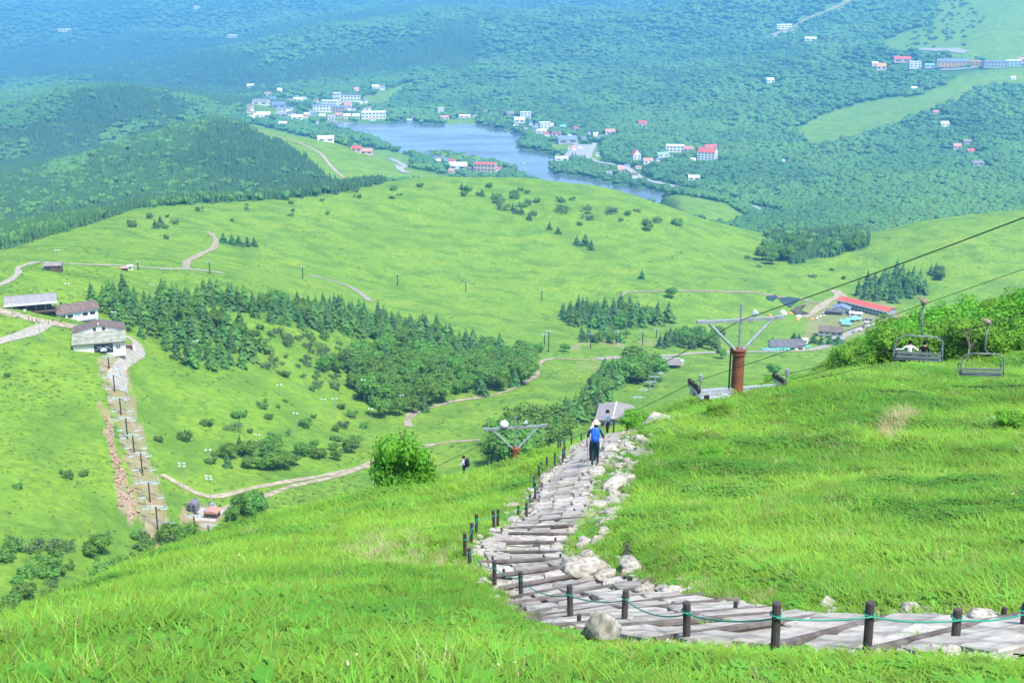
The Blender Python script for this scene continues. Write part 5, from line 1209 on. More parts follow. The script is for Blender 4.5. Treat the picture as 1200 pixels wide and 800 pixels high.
def lamp_pole(px, py, top, ymin, ymax, label, group=None, flood=False):
    p = ground(px, py, ymin, ymax); w = p.y / float(dyc(py)); h = (py - top) / FPX * w / math.cos(PITCH)
    e = empty('lamp_pole', p, random.uniform(-.3, .3), label, 'lamp pole', group); k = (w / 450.) ** .5
    b = MB(); b.tube((0, 0, -.6), (0, 0, h), .13 * k, .09 * k, 8); b.build('pole', M_STEEL, e)
    b = MB(); b.box((0, 0, h), (2.3, .12, .12)); 
    if flood: b.box((0, 0, h - 1.0), (1.8, .12, .12))
    b.build('crossbar', M_STEEL, e)
    for z in ((h, h - 1.0) if flood else (h,)):
        for x in (-.8, .8):
            b = MB(); b.box((x, -.2, z + .12), (.62, .4, .5), M=Matrix.Rotation(R(25), 3, 'X')); b.build('lamp_head', M_WHITEP, e)
for (x, y, t_, l) in ((216, 579, 542, 'tall floodlight pole behind the arched cabin'), (247, 589, 557, 'floodlight pole behind the white equipment box')): lamp_pole(x, y, t_, 250, 500, l, None, True)
for (x, y, t_) in ((328, 464, 451), (348, 509, 484), (303, 527, 509), (245, 543, 527), (427, 471, 445), (380, 486, 468), (393, 491, 467), (435, 495, 479)): lamp_pole(x, y, t_, 300, 800, 'thin grey lamp pole on the scrubby slope below the wood', 'lamp poles below the wood')
for (x, y, t_) in ((471, 478, 463), (523, 466, 452), (611, 445, 431)): lamp_pole(x, y, t_, 300, 900, 'thin grey lamp pole along the edge of the winding track', 'lamp poles along the track')
for (x, y, t_, l) in ((70, 318, 294, 'tall dark utility pole beside the brown hut'), (80, 344, 333, 'grey lamp pole behind the lodges'), (135, 382, 366, 'lamp pole between the lift station and the wood'), (48, 402, 380, 'thin pole on the meadow below the plaza'), (15, 371, 357, 'lamp pole in front of the pale roofed lodge'), (180, 353, 334, 'lamp pole rising over the wood'), (230, 412, 400, 'lamp pole at the lower corner of the wood'), (460, 432, 418, 'lamp pole rising over the broadleaf wood'), (555, 415, 402, 'lamp pole at the end of the conifer band')): lamp_pole(x, y, t_, 400, 900, l)
# ------------------------------------------------------------------ the stepped stone path
M_PAVE = mat('paving_stone', (.365, .345, .305), .9, .28, 4.5, col2=(.195, .18, .16), bump=.7, detail=8)
M_PAVE2 = mat('reddish_paving_stone', (.36, .325, .29), .9, .28, 3.5, col2=(.22, .195, .18), bump=.35, detail=8)
M_ROCK = mat('pale_rock', (.40, .375, .325), .9, .15, 4.0, col2=(.19, .18, .15), bump=1.0, detail=8)
M_LOG = mat('weathered_log', (.13, .115, .11), .9, .2, 5.0, col2=(.075, .065, .06), bump=.3)
M_POST = mat('dark_post', (.065, .058, .056), .85, .15, 6.0, bump=.2)
M_RUBBLE = mat('rubble', (.33, .31, .26), .95, .2, 4.0, col2=(.22, .21, .15), bump=.8, detail=8)
TAN = np.gradient(PATH_XY, axis=0); TAN /= np.linalg.norm(TAN, axis=1)[:, None]; NOR = np.stack([-TAN[:, 1], TAN[:, 0]], 1)
def path_w(y): return float(np.interp(y, [8, 12, 16, 22, 30, 45, 60], [3.1, 2.9, 2.4, 1.85, 1.8, 2.0, 2.0]))
WID = np.array([path_w(p[1]) for p in PATH_XY])
STP = strip('stone_path', PATH_XY, 2.2, M_RUBBLE, .035, wvar=.25); tag(STP, 'rough path of stone slabs and log steps down the slope', kind='structure')
def pz(s, q, base=None):
    i = np.interp(s, PATH_S, np.arange(len(PATH_S))); k = int(min(i, len(PATH_S) - 2)); f = i - k
    c = PATH_XY[k] * (1 - f) + PATH_XY[k + 1] * f; n = NOR[k]; x, y = c + n * q; return x, y, float(height(x, y))
s = .4; cells = []
while s < PATH_S[-1] - .6:
    y = pz(s, 0)[1]; st = float(np.interp(y, [9, 14, 18, 24, 45, 60], [1.1, 1.1, 1.1, 1.3, 1.9, 1.9])) * random.uniform(.85, 1.2)
    cells.append((s, min(s + st, PATH_S[-1] - .05), y)); s += st
FARS = MB()
def slab(pts, z, th, name, m, parent, single=True):
    """irregular flat stone: bevelled top over a polygon"""
    n = len(pts); c = Vector((sum(p[0] for p in pts) / n, sum(p[1] for p in pts) / n, sum(z) / n)); b = MB()
    low = [(p[0] - c.x, p[1] - c.y, zz - th - c.z) for p, zz in zip(pts, z)]; mid = [(p[0] - c.x, p[1] - c.y, zz - .018 - c.z) for p, zz in zip(pts, z)]
    top = [((p[0] - c.x) * .93, (p[1] - c.y) * .93, zz - c.z) for p, zz in zip(pts, z)]
    b.add(low + mid + top, [(i, (i + 1) % n, n + (i + 1) % n, n + i) for i in range(n)] + [(n + i, n + (i + 1) % n, 2 * n + (i + 1) % n, 2 * n + i) for i in range(n)] + [tuple(range(2 * n, 3 * n))])
    if not single: FARS.add([Vector(v) + c for v in b.v], b.f); return
    return b.build(name, m, parent, c)
NS = 0
for (s0, s1, y) in cells:
    w = path_w(y) * random.uniform(.92, 1.05); L_ = s1 - s0
    xm, ym, zm = pz((s0 + s1) / 2, 0)
    xa, ya, za = pz(s0, 0); xb, yb, zb = pz(s1, 0)
    skew = random.uniform(-.18, .18)
    # log along the lower edge of the tread (the path climbs towards the near end)
    ends = [pz(s1 + skew, -w / 2 - random.uniform(0, .2)), pz(s1 - skew, w / 2 + random.uniform(0, .2))]
    r = random.uniform(.04, .055); up = .065
    e0 = Vector(ends[0]) + Vector((0, 0, up)); e1 = Vector(ends[1]) + Vector((0, 0, up)); c = (e0 + e1) / 2
    b = MB(); b.path([e0 - c, (e0 - c) * .3 + Vector((0, 0, .01)), (e1 - c) * .4, e1 - c], r, 8, rs=[r * .95, r, r * 1.02, r * .9]); b.build('step_log', M_LOG, STP, c)
    for k in (.14, .86):                       # pegs that hold the log
        if random.random() < .22 and y < 40:
            q = e0.lerp(e1, k) + Vector((TAN[0][0] * 0, .07, .0)); b = MB(); b.tube((0, 0, -.3), (0, 0, .10), .03, .028, 6); b.build('log_peg', M_POST, STP, q)
    # slabs: split the tread across in uneven stones, some in two rows
    nrow = (2 if y < 17 else (1 if L_ < 1.5 else 2)); q = -w / 2
    far_ = y > 34
    cuts = [-w / 2]
    while cuts[-1] < w / 2 - .3: cuts.append(min(w / 2, cuts[-1] + (random.uniform(.7, 1.25) if y < 15 else random.uniform(.42, .75))))
    for a_, b_ in zip(cuts[:-1], cuts[1:]):
        if b_ - a_ < .16: continue
        cut_ = [0] + sorted((k_ + 1) / nrow + random.uniform(-.09, .09) for k_ in range(nrow - 1)) + [1]
        for rr in range(nrow):
            u0 = s0 + .07 + (L_ - .13) * cut_[rr]; u1 = s0 + .07 + (L_ - .13) * cut_[rr + 1] - .03
            if random.random() < .06: continue
            cc = [(u0, a_ + .035), ((u0 + u1) / 2, a_ + .025), (u1, a_ + .035), (u1, (a_ + b_) / 2), (u1, b_ - .035), ((u0 + u1) / 2, b_ - .025), (u0, b_ - .035), (u0, (a_ + b_) / 2)]
            cc = [(u + random.uniform(-.06, .06), v + random.uniform(-.075, .075)) for u, v in cc]
            if random.random() < .5: cc.pop(random.choice((1, 3, 5, 7)))
            lift = random.uniform(.045, .085); pp = [pz(u, v) for u, v in cc]
            z = [h + lift + .35 * (zm - h) * 0 for (_, _, h) in pp]
            zc = sum(z) / len(z); mx_ = sum(q_[0] for q_ in pp) / len(pp); my_ = sum(q_[1] for q_ in pp) / len(pp)
            gx_ = float(height(mx_ + .3, my_) - height(mx_ - .3, my_)) / .6; gy_ = float(height(mx_, my_ + .3) - height(mx_, my_ - .3)) / .6
            tx_, ty_ = random.uniform(-.03, .03), random.uniform(-.03, .03)
            z = [zc + .035 + (gx_ * .8 + tx_) * (q_[0] - mx_) + (gy_ * .8 + ty_) * (q_[1] - my_) for q_ in pp]
            slab([(p[0], p[1]) for p in pp], z, .22, 'paving_stone', M_PAVE if random.random() < .75 else M_PAVE2, STP, NS < 290); NS += 1
if FARS.f: o_ = FARS.build('paving_stones', M_PAVE, STP); o_['kind'] = 'stuff'
print('steps', len(cells), 'stones', NS)
# ------------------------------------------------------------------ rocks beside the path
def rock_mesh(seed, flat=.7):
    rg = np.random.default_rng(seed); v = IV3.copy()
    for k in range(14):                                # chop planes for a broken, angular look
        d = rg.normal(size=3); d /= np.linalg.norm(d); h = rg.uniform(.42, .8); t = v @ d; v = np.where((t > h)[:, None], v - np.outer(t - h, d), v)
    v = v * (1 + .28 * vn3(v, 3.1, seed) + .16 * vn3(v, 7.3, seed + 9) + .10 * vn3(v, 15., seed + 5))[:, None]
    v *= np.array([rg.uniform(.9, 1.25), rg.uniform(.7, 1.0), flat * rg.uniform(.8, 1.15)]); return np_mesh('rock', v, IF3, M_ROCK)
ROCKM = [rock_mesh(s) for s in range(8)]
M_SCREE = mat('reddish_scree', (.40, .27, .20), .9, .2, 1.0, col2=(.26, .17, .12), bump=.4)
SCREEM = []
for m_ in ROCKM[:4]: c_ = m_.copy(); c_.materials.clear(); c_.materials.append(M_SCREE); SCREEM.append(c_)
def rock(p, size, label, group=None, k=None, sink=.25, tilt=.3):
    o = link('rock', random.choice(SCREEM) if 'reddish' in label else ROCKM[k if k is not None else random.randrange(8)], None, (p[0], p[1], p[2] + size * (.3 - sink * .7)), (random.uniform(-tilt, tilt), random.uniform(-tilt, tilt), random.uniform(0, 6.28)), (size * .36 * random.uniform(.85, 1.25), size * .36, size * .36 * random.uniform(.8, 1.2))); return tag(o, label, 'rock', group)
TB = rock(ground(702, 757), 1.05, 'tilted pale boulder standing in the grass before the rope fence', None, 1, .0, .6); TB.rotation_euler = (0, .45, .3); TB.scale = (.21, .19, .36); TB.location.z -= .1
rock(ground(718, 751), .26, 'small cream stone at the foot of the tilted boulder', None, 2)
WB = rock(ground(690, 674), 2.0, 'large flat white boulder on the uphill side of the path bend', None, 3, .3, .1); WB.rotation_euler = (.08, -.05, .4); WB.scale = (.55, .46, .44)
rock(ground(672, 664), 1.1, 'rough white boulder beside the large flat one', None, 4, .3)
rock(ground(712, 682), .75, 'white stone wedged below the large flat boulder', None, 5)
rock(ground(742, 670), .9, 'grey stone under the dark hole in the bank', None, 6)
rock(ground(757, 538), 2.6, 'long grey slab of rock beside the upper steps', None, 0, .45, .1)
rock(ground(768, 500), 2.6, 'grey rock outcrop at the crest beside the path', None, 7, .5, .1)
rock(ground(722, 574), 1.6, 'pale boulder on the right of the steps below the blue hiker', None, 2, .3)
rock(ground(736, 568), 1.4, 'second pale boulder right of the steps below the blue hiker', None, 5, .3)
rock(ground(641, 564), 1.3, 'pale boulder at the left edge of the upper steps', None, 6, .3)
rock(ground(1075, 722), .6, 'white slab at the upper edge of the path', None, 3, .4)
rock(ground(1145, 732), .7, 'rounded pale rock at the upper edge of the path', None, 4, .3); rock(ground(966, 716), .5, 'flat white stone on the upper path edge', None, 1, .4)
def rubble(n, poly, s0, s1, label, group, ymin=5, ymax=120):
    xs = [p[0] for p in poly]; ys = [p[1] for p in poly]; c = 0
    while c < n:
        x, y = random.uniform(min(xs), max(xs)), random.uniform(min(ys), max(ys))
        if in_poly(np.array([x]), np.array([y]), poly)[0]: rock(ground(x, y, ymin, ymax), random.uniform(s0, s1), label, group); c += 1
rubble(48, [(705, 602), (720, 570), (722, 545), (735, 520), (752, 508), (768, 520), (745, 545), (735, 575), (722, 610), (705, 622)], .25, .85, 'pale broken stone in the rubble right of the upper steps', 'rubble beside the steps')
rubble(34, [(600, 640), (606, 628), (625, 612), (640, 588), (646, 565), (638, 560), (634, 585), (618, 606), (590, 625), (560, 640), (556, 655), (590, 660)], .25, .6, 'small pale stone along the fence side of the steps', 'stones along the fence side')
rubble(26, [(690, 660), (712, 630), (722, 612), (705, 612), (694, 630), (676, 645)], .25, .8, 'pale stone in the grassy strip above the big boulder', 'stones above the boulder')
rubble(40, [(640, 706), (720, 738), (800, 757), (900, 772), (1010, 772), (1190, 760), (1190, 750), (1010, 764), (900, 765), (800, 748), (720, 728), (640, 698)], .08, .24, 'small stone along the lower edge of the path', 'stones along the lower path edge')
rubble(30, [(720, 690), (800, 705), (900, 712), (1000, 712), (1190, 725), (1190, 732), (1000, 720), (900, 722), (800, 716), (720, 700)], .12, .34, 'pale stone along the bank side of the path', 'stones along the bank side')
rubble(30, [(660, 545), (648, 530), (668, 518), (700, 512), (690, 520), (676, 530)], .15, .45, 'small stone beside the steps in front of the blue hiker', 'stones by the hiker')
rubble(110, [(118, 475), (126, 482), (140, 540), (158, 585), (164, 606), (150, 610), (138, 590), (132, 545)], .9, 2.6, 'reddish stone in the scree beside the lift clearing', 'scree stones', 250, 700)
# ------------------------------------------------------------------ rope fences
M_ROPE = mat('green_rope', (.02, .30, .20), .6, .1, 4)
def fence(posts, label, rope_drop=.1, rope=True):
    P = []; e = None
    for (x, yb, yt) in posts:
        g = ground(x, yb, 4, 120); w = g.y / float(dyc(yb)); P.append((g, max(.35, (yb - yt) / FPX * w / math.cos(PITCH + .12))))
    e = empty('rope_fence', P[0][0], 0, label, 'fence'); o = P[0][0]; tops = []
    for g, h in P:
        t = Vector((random.uniform(-.03, .03), random.uniform(-.03, .03), 0)); b = MB(); r = .041
        b.path([(0, 0, -.35), (t.x * .5, t.y * .5, h * .5), (t.x, t.y, h - .012)], r, 10); b.tube((t.x, t.y, h - .012), (t.x, t.y, h), r, r * .85, 10)
        b.build('post', M_POST, e, g - o); tops.append(g - o + t + Vector((0, -.06, h * .78)))
    if rope and len(tops) > 1:
        b = MB(); L = []
        for a, c in zip(tops[:-1], tops[1:]): L += sag(a, c, 8, min(.12, .035 * (c - a).length))[:-1]
        b.path(L + [tops[-1]], .0085, 6); b.build('rope', M_ROPE, e)
        for t_ in tops:
            b = MB(); b.path([t_ + Vector((.05 * math.cos(a), .07 + .05 * math.sin(a), 0)) for a in np.linspace(0, 6.28, 9)], .009, 5); b.build('rope_loop', M_ROPE, e)
    return e
fence([(1255, 742, 706), (1199, 744, 711), (1119, 757, 714), (1016, 768, 705), (908, 770, 705), (805, 755, 704), (731, 734, 691), (669, 731, 685), (611, 703, 670), (580, 690, 657), (551, 663, 642)], 'dark posts with green rope along the lower edge of the path bend')
fence([(545, 655, 624), (552, 638, 613), (558, 628, 602), (579, 623, 598), (583, 620, 597), (607, 606, 592), (617, 607, 589), (621, 591, 582), (627, 585, 565), (626, 575, 558), (622, 566, 555), (632, 564, 546), (634, 553, 541), (641, 551, 536), (650, 549, 531), (659, 544, 526), (661, 540, 523)], 'dark posts with green rope zigzagging up beside the log steps')
fence([(654, 526, 512), (657, 523, 509), (661, 519, 507), (670, 517, 502), (681, 512, 501), (690, 510, 498)], 'short row of dark posts on the outer edge of the upper path')
fence([(719, 508, 492), (735, 505, 491)], 'pair of dark posts at the crest beside the path end', rope=False)
# ------------------------------------------------------------------ people
SKIN = mat('skin', (.55, .33, .22), .6, .05, 5); HAIR = mat('black_hair', (.012, .010, .009), .6, .1, 20)
CL = {'navy': mat('navy_cloth', (.015, .02, .05), .85, .15, 8), 'blue': mat('blue_cloth', (.03, .10, .36), .85, .12, 8), 'white': mat('white_cloth', (.75, .75, .76), .85, .06, 8), 'black': mat('black_cloth', (.015, .015, .018), .85, .1, 8),
      'teal': mat('dark_teal_trousers', (.02, .06, .07), .85, .15, 8), 'bluepack': mat('bright_blue_pack', (.02, .13, .62), .6, .1, 10), 'cream': mat('cream_hat', (.72, .60, .42), .8, .06, 8), 'red': mat('red_cloth', (.5, .05, .05), .8, .1, 8), 'grey': mat('grey_cloth', (.3, .3, .32), .85, .1, 8), 'deepblue': mat('deep_blue_shirt', (.012, .035, .15), .85, .1, 8), 'check': mat('blue_check_shirt', (.04, .12, .30), .85, .1, 60, col2=(.30, .38, .5))}
def body(pose, shirt, trousers, sleeves=True, shoes='black', simple=False):
    """one continuous skinned figure from a posed skeleton; regions take the clothes' colours"""
    J, E, RAD, REG = [], [], [], []
    def j(p, r): J.append(tuple(p)); RAD.append(r); return len(J) - 1
    def ed(a, b, reg): E.append((a, b)); REG.append(reg)
    P = pose
    pel = j(P['pelvis'], .135); sp = j(P['spine'], .125); ch = j(P['chest'], .14); nk = j(P['neck'], .058); hb = j(P['head'], .082); ht_ = j(P['crown'], .088)
    ed(pel, sp, 't'); ed(sp, ch, 's'); ed(ch, nk, 'k'); ed(nk, hb, 'k'); ed(hb, ht_, 'k')
    nose = j(Vector(P['head']).lerp(Vector(P['crown']), .35) + Vector(P['face']) * .105, .014); ed(hb, nose, 'k')
    for s in ('l', 'r'):
        sh, el, ha = j(P['sh_' + s], .062), j(P['el_' + s], .043), j(P['ha_' + s], .032)
        ed(ch, sh, 's'); ed(sh, el, 's' if sleeves else 'S'); ed(el, ha, 's' if sleeves == 'long' else 'k')
        d = (Vector(P['ha_' + s]) - Vector(P['el_' + s])).normalized(); pm = j(Vector(P['ha_' + s]) + d * .07, .030); ed(ha, pm, 'k')
        if not simple:
            u = d.orthogonal().normalized(); v = d.cross(u)
            for k in range(4):
                a = j(Vector(J[pm]) + u * (-.03 + .02 * k) + d * .045, .009); b_ = j(Vector(J[a]) + d * .03 + v * .022, .008); ed(pm, a, 'k'); ed(a, b_, 'k')
            a = j(Vector(P['ha_' + s]) + u * .045 + d * .05, .010); ed(ha, a, 'k')
        hp, kn, an, to = j(P['hip_' + s], .10), j(P['kn_' + s], .062), j(P['an_' + s], .045), j(P['to_' + s], .036)
        ed(pel, hp, 't'); ed(hp, kn, 't'); ed(kn, an, 't'); ed(an, to, 'f')
    me = bpy.data.meshes.new('body'); me.from_pydata(J, E, []); o = bpy.data.objects.new('body', me); COL.objects.link(o)
    md = o.modifiers.new('skin', 'SKIN'); md.use_smooth_shade = True
    for i, v in enumerate(me.skin_vertices[0].data): v.radius = (RAD[i], RAD[i] * (.72 if i in (pel, sp, ch) else 1)); v.use_root = (i == pel)
    ss = o.modifiers.new('sub', 'SUBSURF'); ss.levels = 1; ss.render_levels = 1
    dg = bpy.context.evaluated_depsgraph_get(); dg.update(); ev = bpy.data.meshes.new_from_object(o.evaluated_get(dg)); bpy.data.objects.remove(o)
    mats = [CL[shirt], CL[trousers], SKIN, CL[shoes]]; ev.materials.clear()
    for m in mats: ev.materials.append(m)
    A = [Vector(J[a]) for a, b in E]; B = [Vector(J[b]) for a, b in E]
    code = {'s': 0, 't': 1, 'k': 2, 'f': 3, 'S': 0}
    for f in ev.polygons:
        c = f.center; best = (1e9, 0)
        for a, b, rg_ in zip(A, B, REG):
            d = b - a; k = max(0, min(1, (c - a).dot(d) / max(d.length_squared, 1e-9))); q = (c - a - d * k).length - .05 * (rg_ in 'st')
            if q < best[0]: best = (q, code[rg_] if not (rg_ == 'S' and k > .6) else 2)
        f.material_index = best[1]; f.use_smooth = True
    return ev
def std_pose(step=.0, lean=.0, arms='down', sit=False, look=0.0):
    p = dict(pelvis=(0, 0, .93), spine=(0, lean * .4, 1.12), chest=(0, lean, 1.33), neck=(0, lean * 1.15, 1.47), head=(0, lean * 1.3 + .015, 1.555), crown=(0, lean * 1.35 + .02, 1.66), face=(math.sin(look), math.cos(look), 0))
    for s, k in (('l', -1), ('r', 1)):
        f = step * k
        p['sh_' + s] = (k * .185, lean, 1.40); p['hip_' + s] = (k * .085, 0, .88)
        p['kn_' + s] = (k * .095, f * .55 + .03, .49); p['an_' + s] = (k * .095, f, .085); p['to_' + s] = (k * .105, f + .17, .035)
        if arms == 'down': p['el_' + s] = (k * .25, lean * .6 - f * .4, 1.12); p['ha_' + s] = (k * .25, lean + .08 - f * .6, .88)
        elif arms == 'poles': p['el_' + s] = (k * .29, lean - .06, 1.13); p['ha_' + s] = (k * .31, lean + .18, 1.05)
        elif arms == 'mouth': p['el_' + s] = (k * .22, lean + .10, 1.13); p['ha_' + s] = (k * .07, lean + .22, 1.36 if k > 0 else 1.1)
        elif arms == 'wide': p['el_' + s] = (k * .36, lean - .03, 1.24); p['ha_' + s] = (k * .62, lean + .02, 1.22)
    if sit:
        for s, k in (('l', -1), ('r', 1)): p['kn_' + s] = (k * .1, .44, .92); p['an_' + s] = (k * .1, .5, .5); p['to_' + s] = (k * .11, .66, .44)
    return p
def headgear(e, P, kind):
    c = Vector(P['crown']); h = Vector(P['head'])
    if kind == 'hair': b = MB(); b.ball(tuple(h.lerp(c, .72) - Vector(P['face']) * .022), (.098, .105, .105), 14, 10); b.build('hair', HAIR, e, smooth=True)
    else:
        b = MB(); q = c + Vector((0, 0, .015)); b.tube(q + Vector((0, 0, -.005)), q + Vector((0, 0, .085)), .112, .085, 16); b.ball(q + Vector((0, 0, .083)), (.085, .085, .03), 14, 6); b.tube(q + Vector((0, 0, -.02)), q + Vector((0, 0, .0)), .185, .115, 18); b.build('hat', CL[kind], e, smooth=True)
        b = MB(); b.ball(tuple(h.lerp(c, .4) - Vector(P['face']) * .025), (.092, .095, .09), 12, 8); b.build('hair', HAIR, e, smooth=True)
def pack(e, P, m, sc=1.0):
    c = Vector(P['chest']) + Vector((0, -.22 * sc, -.08)); b = MB()
    v = IV3.copy(); v = np.sign(v) * np.abs(v) ** .55; v *= np.array([.165, .12, .27]) * sc; bp = link('backpack', np_mesh('backpack', v + np.array(c), IF3, m, True), e)
    b = MB(); b.ball(c + Vector((0, -.13 * sc, -.1)), (.11 * sc, .05, .11 * sc), 12, 8); b.build('pocket', m, bp, smooth=True)
    b = MB(); b.ball(c + Vector((0, .0, .25 * sc)), (.15 * sc, .11 * sc, .07), 12, 8); b.build('lid', m, bp, smooth=True)
    for s in (-1, 1):
        sh = Vector(P['sh_r' if s > 0 else 'sh_l']); b = MB(); b.path([c + Vector((s * .1, .08, .22)), sh + Vector((-s * .07, -.02, .075)), sh + Vector((-s * .06, .11, -.02)), c + Vector((s * .15, .16, -.15))], .02, 6); b.build('strap', m, bp)
def person(p, rz, P, label, shirt, trousers, head, packm=None, sc=1.0, group=None, sleeves=True, simple=False):
    e = empty('person', p, rz, label, 'person', group); e.scale = (sc,) * 3
    link('body', body(P, shirt, trousers, sleeves, simple=simple), e); headgear(e, P, head)
    if packm: pack(e, P, packm)
    return e
def pole_(e, P, s, label):
    M = Matrix.Translation(e.location) @ Matrix.Rotation(e.rotation_euler.z, 4, 'Z') @ Matrix.Scale(e.scale[0], 4)
    d = Vector(P['ha_' + s]); hand = M @ (d + Vector((0, .05, 0))); foot = M @ (d + Vector((.02, .22, 0))); foot.z = float(height(foot.x, foot.y)) - .03
    k = empty('trekking_pole', foot, 0, label, 'trekking pole', 'trekking poles of the blue hiker'); hh = hand - foot
    b = MB(); b.tube((0, 0, 0), hh, .012, .014, 6); b.build('shaft', M_STEEL, k); b = MB(); b.tube(hh - hh.normalized() * .06, hh + hh.normalized() * .1, .022, .02, 8); b.build('grip', M_BLACK, k); b = MB(); b.tube(hh * .06, hh * .06 + Vector((0, 0, .015)), .05, .05, 10); b.build('basket', M_BLACK, k)
def face_dir(d): return math.atan2(-d[0], d[1])
g = ground(697, 548, 20, 90); Pb = std_pose(.13, .09, 'poles')
HK = person(g + Vector((0, 0, .10)), face_dir((.12, 1)), Pb, 'hiker seen from behind in a blue shirt with bright blue backpack and cream hat', 'deepblue', 'teal', 'cream', CL['bluepack'], 1.0)
for s in 'lr': pole_(HK, Pb, s, 'thin trekking pole held by the hiker with the blue backpack')
g2 = ground(694, 535, 20, 90); person(Vector((g.x + .02, g.y + 1.5, float(height(g.x + .02, g.y + 1.5)) - .1)), face_dir((.1, 1)), std_pose(-.1, .06), 'hiker in a white sun hat walking just ahead of the blue backpack', 'white', 'navy', 'white', None, .93)
g3 = ground(716, 504, 20, 90); g3b = Vector((g3.x + .05, g3.y + 2.6, float(height(g3.x, g3.y + 2.6)))); person(g3b, face_dir((-.9, .3)), std_pose(.05, .02, 'down'), 'dark haired hiker in a blue checked shirt standing just past the crest', 'check', 'navy', 'hair', None, 1.0)
g4 = ground(544, 558, 30, 110); person(g4 + Vector((0, 0, -.02)), face_dir((-1, .25)), std_pose(.1, .02, 'mouth'), 'walker in a white shirt with dark backpack on the lower left path', 'white', 'navy', 'hair', CL['navy'], 1.0, sleeves='long')
# riders on the chair (their seat is the chair's)
ch = [o for o in bpy.data.objects if o.name == 'lift_chair'][0]
for (dx, col, lab, am) in ((-.42, 'white', 'chair rider in a white top seen from behind', 'wide'), (.28, 'black', 'chair rider in a black top seen from behind', 'down')):
    q = ch.location + Matrix.Rotation(ch.rotation_euler.z, 3, 'Z') @ Vector((dx, .26, -2.98 - .82)); person(q, ch.rotation_euler.z, std_pose(0, .0, am, sit=True), lab, col, 'navy', 'hair', None, 1.0, sleeves='long')
# visitors on the plaza and at the lower station
for i, (x, y) in enumerate(((34, 376), (38, 378), (43, 379), (57, 380), (62, 378), (69, 379), (72, 378), (83, 387), (87, 388), (89, 387), (53, 378), (232, 607), (263, 631))):
    c = ('navy', 'red', 'black', 'grey', 'navy', 'white', 'black', 'white', 'red', 'navy', 'grey', 'navy', 'white')[i]
    lab = 'visitor in %s on the pale plaza between the lodges' % c if i < 11 else ('visitor in navy on the concrete yard' if i == 11 else 'visitor in white below the lower lift station')
    p_ = ground(x, y, 250 if i > 10 else 400, 700); p_.z += .25
    person(p_, random.uniform(0, 6), std_pose(random.uniform(-.12, .12), .03), lab, c, 'black', 'hair', None, 1.0, group='visitors at the lift stations', simple=True)
# ------------------------------------------------------------------ bushes of the near slope
BUSHM = [leafy([(x, y, z * .8, r) for x, y, z, r in crown_lobes(s, 15, 1.0, .36, (.14, .23), .5)], s, 230, .024, M_BUSH, 'crown') for s in (51, 52, 53, 54)]
BUTRK = [trunk_mesh(.5, .018, s, 5) for s in (5, 6)]
def bush(p, size, label, group=None, hs=1.0, m=None):
    e = empty('bush', p, random.uniform(0, 6.28), label, 'bush', group)
    link('stem', random.choice(BUTRK), e, scale=(size, size, size * hs)); link('crown', m or random.choice(BUSHM), e, (0, 0, -.12 * size), scale=(size, size, size * hs)); return e
nb = 0
for y in np.arange(92, 158, 4.0):
    for x in np.arange(20, 90, 4.0):
        X, Y = x + random.uniform(-1.6, 1.6), y + random.uniform(-1.6, 1.6); Z = float(height(X, Y)); px, py = to_px(X, Y, Z)
        top_ = float(np.interp(px, [930, 960, 1000, 1050, 1100, 1200, 1300], [444, 427, 396, 368, 349, 329, 318])); big_ = (py - top_) * Y / FPX / .82
        if px > 940 + max(0, (128 - Y)) * 1.6 and px < 1290 and big_ > .9: bush((X, Y, Z), min(random.uniform(4.4, 7.6), big_ * random.uniform(.95, 1.12)), 'bright green leafy bush in the thicket behind the lift chairs', 'bushes behind the chairs', random.uniform(.8, 1.1)); nb += 1
print('bushes', nb)
bush(ground(474, 572, 40, 110), 3.1, 'bright yellow green bush at the edge of the left crest', None, 1.5)
bush(ground(490, 568, 40, 110), 2.2, 'smaller bright bush leaning against the yellow green one on the crest', None, 1.15)
for (x, y, s_, l) in ((572, 556, 1.4, 'leafy bush right of the lower left walker'), (632, 535, 1.2, 'leafy bush below the tower with the white ball'), (752, 500, 2.2, 'low bush on the crest beside the grey rocks'), (842, 490, 1.5, 'yellow green shrub in the grass below the rusty tower'), (872, 464, 1.6, 'yellow green shrub at the foot of the rusty tower'), (1190, 505, 1.8, 'bright shrub in the grass under the lift chairs'), (832, 540, 1.1, 'small leafy shrub in the long grass bank'), (1055, 428, 2.2, 'bright shrub under the occupied lift chair'), (905, 455, 1.6, 'bright shrub at the end of the tower crossarm')):
    bush(ground(x, y, 15, 110), s_, l, None, .75)
# the bare little tree on the crest
def bare_tree():
    p = ground(1130, 436, 40, 110); e = empty('bare_tree', p, 0, 'pale bare little tree on the crest between the lift chairs', 'tree'); rg = random.Random(4); b = MB()
    def br(a, d, L, r, k):
        q = a + d * L * .55 + Vector((rg.uniform(-.06, .06), 0, 0)) * L; c = a + d * L; b.path([a, q, c], r, 5, rs=[r, r * .8, r * .55])
        if k:
            for _ in range(3): br(a + d * L * rg.uniform(.6, 1), (d + Vector((rg.uniform(-1, 1), rg.uniform(-1, 1), rg.uniform(-.1, .5))) * .75).normalized(), L * rg.uniform(.5, .75), r * .5, k - 1)
    br(Vector((0, 0, -.3)), Vector((.12, 0, 1)).normalized(), 1.7, .06, 4); b.build('branches', mat('pale_bark', (.30, .26, .20), .9, .15, 6), e)
bare_tree()
patch('hole_patch', [(727, 650), (731, 640), (738, 635), (745, 640), (746, 648), (738, 655), (730, 656)], mat('hole_dark_soil', (.05, .04, .03), .95, .2, 5), 8, 60, .05, 'dark soil patch painted for the shaded hole in the grass bank')  # flat patch; its dark colour gives the shade inside the hole

